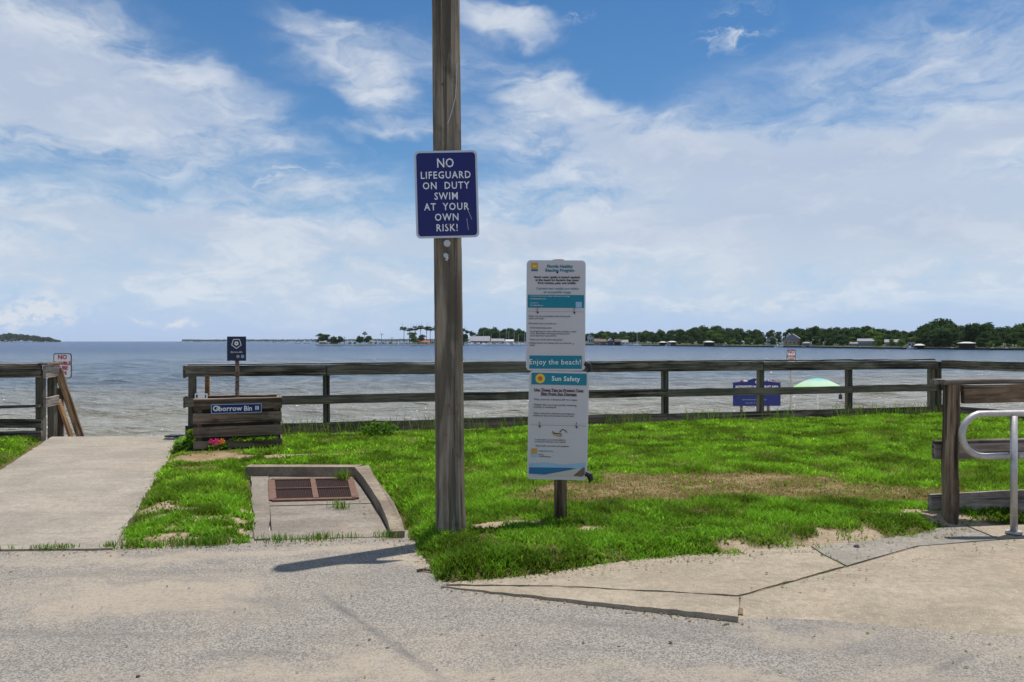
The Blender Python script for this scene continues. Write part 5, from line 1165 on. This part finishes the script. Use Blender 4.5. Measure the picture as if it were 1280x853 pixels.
# ---- houses, boathouses, docks
def P_c(nm, c, r=.8, var=.1): return plain(nm, c, r, var=var, scale=.6)
HM = {'white': P_c('house_white', (.55, .54, .52)), 'tan': P_c('house_tan', (.42, .33, .22)), 'grey': P_c('house_grey', (.30, .31, .33)), 'red': P_c('house_red', (.30, .12, .075)), 'dark': P_c('house_dark', (.06, .055, .05)),
      'roofgrey': P_c('roof_grey', (.24, .24, .26)), 'roofwhite': P_c('roof_white', (.52, .50, .47)), 'roofdark': P_c('roof_dark', (.07, .065, .065)), 'roofbrown': P_c('roof_brown', (.16, .11, .085)), 'glass': plain('house_glass', (.03, .04, .05), .15, spec=.6), 'roofred': P_c('roof_red', (.32, .10, .06))}
def house(name, xp, bk_, w_px, y0, y1, wall, roof, label, group=None, hip=False, nwin=3, open_=False, gable_front=False, wallf=.62, cat=None):
    """house whose front spans w_px picture columns and rises from row y1 to row y0 at its own distance"""
    d = shore_d(xp)+bk_; x, y = g_at(xp, d); mpp = d/924; w = w_px*mpp; z0 = max(-1.35, 1.6-(y1-426.5)*mpp) if bk_ > 0 else -2.4; zt_ = 1.6-(y0-426.5)*mpp
    e = empty(name, (x, y, z0), label, cat or name.split('_')[-1], group, rz=-math.atan2(x, y)+random.uniform(-.12, .12)); H_ = zt_-z0; hw = H_*wallf; D = max(5.0, w*.7)
    if open_:
        for sx in (-1, 1):
            for sy in (-1, 1): MB().box((sx*(w/2-.4), sy*(D/2-.4), hw/2-.4), (.3, .3, hw+.8)).build('post', HM[wall], e)
        MB().box((0, 0, .25), (w, D, .25)).build('deck', HM['dark'], e); MB().box((0, D/2-.3, hw*.55), (w*.9, .12, hw*.8)).build('back_wall', HM[wall], e)
    else:
        MB().box((0, 0, hw/2-.5), (w*.94, D, hw+1.0)).build('wall', HM[wall], e)
        for k in range(nwin):
            x_ = (k-(nwin-1)/2)*w*.85/nwin; f_ = MB().box((x_, -D/2-.03, hw*.5), (w*.5/nwin, .06, hw*.45)).build('window', HM['roofwhite' if wall != 'white' else 'roofgrey'], e)
            MB().box((x_, -D/2-.075, hw*.5), (w*.42/nwin, .05, hw*.36)).build('pane', HM['glass'], f_)
    a, b_ = w*.53, D*.56
    if hip: vs, fs = [(-a, -b_, hw), (a, -b_, hw), (a, b_, hw), (-a, b_, hw), (-a*.35, 0, H_), (a*.35, 0, H_)], [(0, 1, 5, 4), (1, 2, 5), (2, 3, 4, 5), (3, 0, 4), (0, 3, 2, 1)]
    elif gable_front: vs, fs = [(-a, -b_, hw), (a, -b_, hw), (a, b_, hw), (-a, b_, hw), (0, -b_, H_), (0, b_, H_)], [(0, 1, 4), (1, 2, 5, 4), (2, 3, 5), (3, 0, 4, 5), (0, 3, 2, 1)]
    else: vs, fs = [(-a, -b_, hw), (a, -b_, hw), (a, b_, hw), (-a, b_, hw), (-a, 0, H_), (a, 0, H_)], [(0, 1, 5, 4), (1, 2, 5), (2, 3, 4, 5), (3, 0, 4), (0, 3, 2, 1)]
    MB().add(vs, fs).build('roof', HM[roof], e)
    return e
house('marina_building', 600, 22, 24, 420.5, 430.5, 'grey', 'roofgrey', 'long grey marina building with a big sloping roof', nwin=6, wallf=.4, cat='building')
house('marina_building', 622, 20, 16, 423.5, 430.5, 'tan', 'roofgrey', 'pale low marina building beside the long grey roof', nwin=4, wallf=.55, cat='building')
house('marina_building', 637, 18, 10, 424.5, 430.5, 'white', 'roofwhite', 'small white marina shed behind the moored boats', nwin=2, cat='building')
house('waterside_house', 528.5, 10, 15, 425, 430, 'tan', 'roofred', 'low house with rusty red roof under the pines', nwin=3, wallf=.45)
house('waterside_house', 541, 9, 5, 424.5, 430, 'white', 'roofwhite', 'tiny white hut beside the red-roofed house', nwin=1, gable_front=True)
house('waterside_house', 418, 14, 10, 423.3, 429.5, 'tan', 'roofwhite', 'pale-roofed house at the tip of the low point', nwin=3)
house('waterside_house', 404, 9, 9, 426, 430.5, 'grey', 'roofgrey', 'small grey house at the very end of the low point', nwin=2)
house('waterside_house', 464, 7, 5, 425, 430.5, 'white', 'roofwhite', 'white gabled kiosk on the low point', nwin=1, gable_front=True)
house('waterside_house', 738, 8, 7, 418.5, 431, 'white', 'roofgrey', 'tall white house just right of the information boards', nwin=2, wallf=.75, gable_front=True)
for i, (xp, w, y0, wl, rf_, lb) in enumerate(((746, 7, 423.5, 'tan', 'roofbrown', 'brown boathouse next to the tall white house'), (754, 8, 424, 'grey', 'roofbrown', 'grey boathouse with brown roof in the boathouse row'), (763, 7, 422.8, 'dark', 'roofwhite', 'dark boathouse with a white gable in the boathouse row'), (772, 8, 424, 'dark', 'roofdark', 'black-roofed boathouse in the middle of the row'), (781, 8, 425, 'grey', 'roofgrey', 'last grey boathouse of the row before the sailboat'))):
    house('boathouse', xp, -4, w, y0, 432, wl, rf_, lb, group='row of boathouses', gable_front=(i == 2), nwin=2, wallf=.6, open_=(i in (1, 3)))
house('boathouse', 828.5, -3, 9, 427, 432.5, 'dark', 'roofwhite', 'open boat shelter with white roof left of its twin', open_=True, hip=True, wallf=.78); house('boathouse', 840, -3, 11, 426.5, 432.6, 'dark', 'roofwhite', 'open boat shelter with a long flat white roof and boat below', open_=True, hip=True, wallf=.8)
house('boathouse', 886, -6, 13, 426.4, 433.2, 'dark', 'roofwhite', 'open boathouse with white hipped roof on dark posts', open_=True, hip=True, wallf=.80)
house('waterside_house', 964, 14, 13, 420.5, 431, 'white', 'roofgrey', 'white house partly hidden by trees left of the big gabled house', nwin=3, gable_front=True)
house('waterside_house', 991, 13, 22, 417.5, 431.5, 'tan', 'roofgrey', 'large tan house with a broad pale gable facing the water', nwin=4, gable_front=True, wallf=.45); house('waterside_house', 986, 10.5, 6, 416.5, 428, 'white', 'roofwhite', 'white gabled dormer wing of the large tan house', nwin=1, gable_front=True)
house('boathouse', 1008, -3, 10, 427.5, 434, 'white', 'roofgrey', 'small white boat shelter with a boat inside', open_=True, hip=True, wallf=.78)
house('waterside_house', 1022, 15, 12, 424, 432.5, 'grey', 'roofdark', 'grey house half hidden beneath dark trees', nwin=4); house('waterside_house', 1035, 12, 8, 424.5, 432.5, 'red', 'roofdark', 'small reddish house among the dark trees', nwin=2)
house('waterside_house', 1066, 14, 10, 427.5, 433, 'white', 'roofgrey', 'low white house left of the long grey house', nwin=3); house('waterside_house', 1083, 13, 20, 423.5, 434, 'grey', 'roofgrey', 'long grey house with many white-framed windows', nwin=6, wallf=.7)
house('waterside_house', 1116, 14, 18, 424.5, 433.5, 'grey', 'roofgrey', 'grey house beside the yellow-green tree', nwin=3); house('waterside_house', 1139, 11, 9, 424, 434.5, 'white', 'roofdark', 'white house with a steep front gable by the shelter', nwin=2, gable_front=True)
house('boathouse', 1149, -3, 12, 430, 436.2, 'dark', 'roofwhite', 'open boathouse with a flat white roof beside the white gable', open_=True, hip=True, wallf=.75)
house('waterside_house', 1174, 14, 32, 423, 434.5, 'white', 'roofgrey', 'wide white house glimpsed behind oak trunks', nwin=7, wallf=.75)
house('boathouse', 1208, -4, 19, 427.6, 437, 'dark', 'roofwhite', 'wide boathouse with a pale low roof', open_=True, hip=True, wallf=.85); house('waterside_house', 1227, 9, 10, 427.5, 435.5, 'red', 'roofbrown', 'small brick-red house right of the wide boathouse', nwin=2)
def dock(xp, L, label):
    d = shore_d(xp); x, y = g_at(xp, d); e = empty('dock', (x, y, WATER-.3), label, 'dock', 'docks on the far bank', rz=-math.atan2(x, y))
    MB().box((0, -L/2+.5, 1.15), (1.6, L+1, .18)).build('deck', HM['grey'], e)
    for k in range(int(L/3)+1):
        for sx in (-.8, .8): MB().tube([(sx, -k*3., -1), (sx, -k*3., 1.9)], .13, 6).build('pile', HM['dark'], e)
for xp, L in ((815, 14), (866, 12), (905, 14), (950, 12), (1050, 10), (1075, 9), (1130, 9), (1190, 9), (1240, 8), (1258, 8)): dock(xp, L, 'wooden dock on dark piles reaching from the far bank')

# ---- boats
HM['sail'] = P_c('boat_white', (.80, .80, .80), .4); HM['navyhull'] = P_c('boat_navy', (.03, .05, .12), .4)
def hull(L, w, h):
    st_ = [(-.5, .78, .9), (-.3, .95, .85), (0, 1.0, .85), (.25, .8, .92), (.42, .4, 1.02), (.5, .04, 1.1)]; vs, fs = [], []
    for (t, ww, hh) in st_: vs += [(t*L, -ww*w/2, hh*h), (t*L, -ww*w*.3, -.25*h), (t*L, ww*w*.3, -.25*h), (t*L, ww*w/2, hh*h)]
    for i in range(len(st_)-1):
        for k in range(4): fs.append((i*4+k, (i+1)*4+k, (i+1)*4+(k+1) % 4, i*4+(k+1) % 4))
    fs += [(3, 2, 1, 0), (20, 21, 22, 23)]; return MB().add(vs, fs)
hm_s = hull(9, 2.8, 1.1); hm_m = hull(7, 2.5, 1.2)
def boat(kind, xp, d, rz, label, group, mast=11.0, s=1.0):
    x, y = g_at(xp, d); e = empty(kind, (x, y, WATER), label, 'boat', group, rz); e.scale = (s, s, s)
    if kind == 'sailboat':
        MB().add(hm_s.v, hm_s.f).build('hull', HM['sail'], e); MB().box((-.4, 0, 1.25), (3.6, 1.7, .55)).build('cabin', HM['sail'], e)
        MB().tube([(.6, 0, 1), (.6, 0, mast)], [.11, .08], 6).build('mast', HM['sail'], e); MB().tube([(.5, 0, 2.2), (-3.6, 0, 2.1)], [.22, .16], 6).build('boom', HM['navyhull'], e)
    else:
        MB().add(hm_m.v, hm_m.f).build('hull', HM['sail'], e); MB().box((-.3, 0, 1.75), (2.4, 1.8, 1.3)).build('cabin', HM['sail'], e)
        MB().box((-.3, 0, 2.48), (3.2, 2.1, .12)).build('canopy', HM['sail' if random.random() < .6 else 'navyhull'], e); MB().box((-.3, -.92, 1.9), (1.9, .05, .5)).build('window', HM['glass'], e)
rb = random.Random(9)
for xp in (585, 591, 597, 604, 612, 619, 626, 633, 641, 648, 654): boat('motorboat', xp+rb.uniform(-1, 1), shore_d(xp)-rb.uniform(6, 14), rb.uniform(-.5, .5)+(3.14 if rb.random() < .5 else 0), 'white motorboat moored in the marina row', 'motorboats in the marina')
for xp, h_ in ((588, 9), (604, 12), (614, 10), (624, 11), (632, 13), (636, 12), (643, 13), (648, 10), (655, 11), (609, 9)): boat('sailboat', xp, shore_d(xp)-rb.uniform(8, 18), rb.uniform(-.4, .4)+1.57*(rb.random() < .5), 'sailboat with a bare mast moored in the marina', 'sailboats in the marina', h_)
for xp in (476, 482, 497, 503, 509): boat('motorboat', xp, shore_d(xp)-7, rb.uniform(-.3, .3), 'white motorboat lying along the low point', 'motorboats along the low point', s=.9)
for xp in (437, 410.5): boat('motorboat', xp, shore_d(xp)-10, .2, 'small white motorboat off the tip of the low point', 'boats off the tip', s=.8)
boat('sailboat', 795.5, shore_d(795)-8, .1, 'white sailboat with a tall bare mast beside the boathouses', None, 11.5)
boat('motorboat', 783.5, shore_d(783)-6, .1, 'white motorboat between boathouse row and sailboat', None); boat('motorboat', 837, shore_d(837)-6, .1, 'white motorboat lying in front of the twin shelters', None, s=.9)
boat('motorboat', 974, shore_d(974)-4, .1, 'white motorboat docked before the large tan house', None, s=.8); boat('motorboat', 1140, shore_d(1140)-4, .1, 'white motorboat beside the flat-roofed boathouse', None, s=.7)
for xp, d, h_ in ((372, 1150, 14), (384, 1100, 14), (343, 1500, 12), (356, 1400, 11)): boat('sailboat', xp, d, rb.uniform(-.3, .3), 'distant sailboat anchored far out on the bay', 'sailboats far out', h_)

# ---- distant wooded coasts, one mass each
def far_wood(name, label, x0, x1, d, prof, seed, size, n_, kcol):
    r = np.random.default_rng(seed); xp = r.uniform(x0, x1, n_); top = np.interp(xp, [a for a, _ in prof], [b_ for _, b_ in prof])
    top = (426.5-top)/924*d; hz = r.uniform(0, 1, n_)**.7*top*(.80+.4*fbm(xp*.35, xp*0, seed)); dd = d + r.uniform(0, d*.03, n_)
    c = np.stack([(xp-640)/924*dd, dd, WATER + np.maximum(hz+2.5, 0)], 1)
    a = r.normal(0, 1, (n_, 3)); a /= np.linalg.norm(a, axis=1)[:, None]; b_ = np.cross(a, r.normal(0, 1, (n_, 3))); b_ /= np.linalg.norm(b_, axis=1)[:, None]; s = size*r.uniform(.6, 1.4, (n_, 1))
    v = np.stack([c-a*s, c+b_*s*.7, c+a*s, c-b_*s*.7], 1).reshape(-1, 3)
    cc = np.array(kcol)*r.uniform(.55, 1.5, (n_, 1)); o = npmesh(name, v, np.arange(n_*4).reshape(-1, 4), M['leaf'], colors=np.repeat(cc, 4, 0)); tag(o, label, 'woods', kind='stuff')
far_wood('island_woods', 'dark wooded island on the horizon beyond the left fence', -80, 76, 2600, [(-80, 419), (0, 417.5), (8, 416.5), (30, 418.5), (45, 419.2), (52, 421.5), (60, 421.3), (66, 423.4), (72, 425.2), (76, 425.8)], 3, 3.0, 6000, (.040, .062, .030))
far_wood('coast_woods', 'thin line of distant wooded coast on the horizon', 228, 640, 4200, [(228, 424.4), (260, 424.8), (300, 424.4), (350, 424.7), (400, 424.2), (640, 423.6)], 5, 3.5, 7000, (.05, .07, .055))
def strip(name, x0, x1, d, dep, z):
    a, b_ = g_at(x0, d), g_at(x1, d); c_, e_ = g_at(x1, d+dep), g_at(x0, d+dep)
    tag(MB().prism([a, b_, c_, e_], -4, z).build(name, M['land']), kind='structure')
strip('island', -90, 72, 2590, 120, -1.2); strip('distant_coast', 226, 650, 4190, 200, -1.0)

# ================================================================== the air between here and the far shore
m = bpy.data.materials.new('sea_air'); m.use_nodes = True; nt = m.node_tree; nt.nodes.clear()
pv = nt.nodes.new('ShaderNodeVolumePrincipled'); ou = nt.nodes.new('ShaderNodeOutputMaterial'); nt.links.new(pv.outputs[0], ou.inputs['Volume'])
pv.inputs['Color'].default_value = (.86, .92, 1.0, 1); pv.inputs['Density'].default_value = 3.2e-5
hz_ = MB().box((0, 3700, 12.5), (30000, 7800+600, 35)).build('haze', m); hz_.location.z = 0; tag(hz_, 'thin sea air', 'haze', kind='stuff')
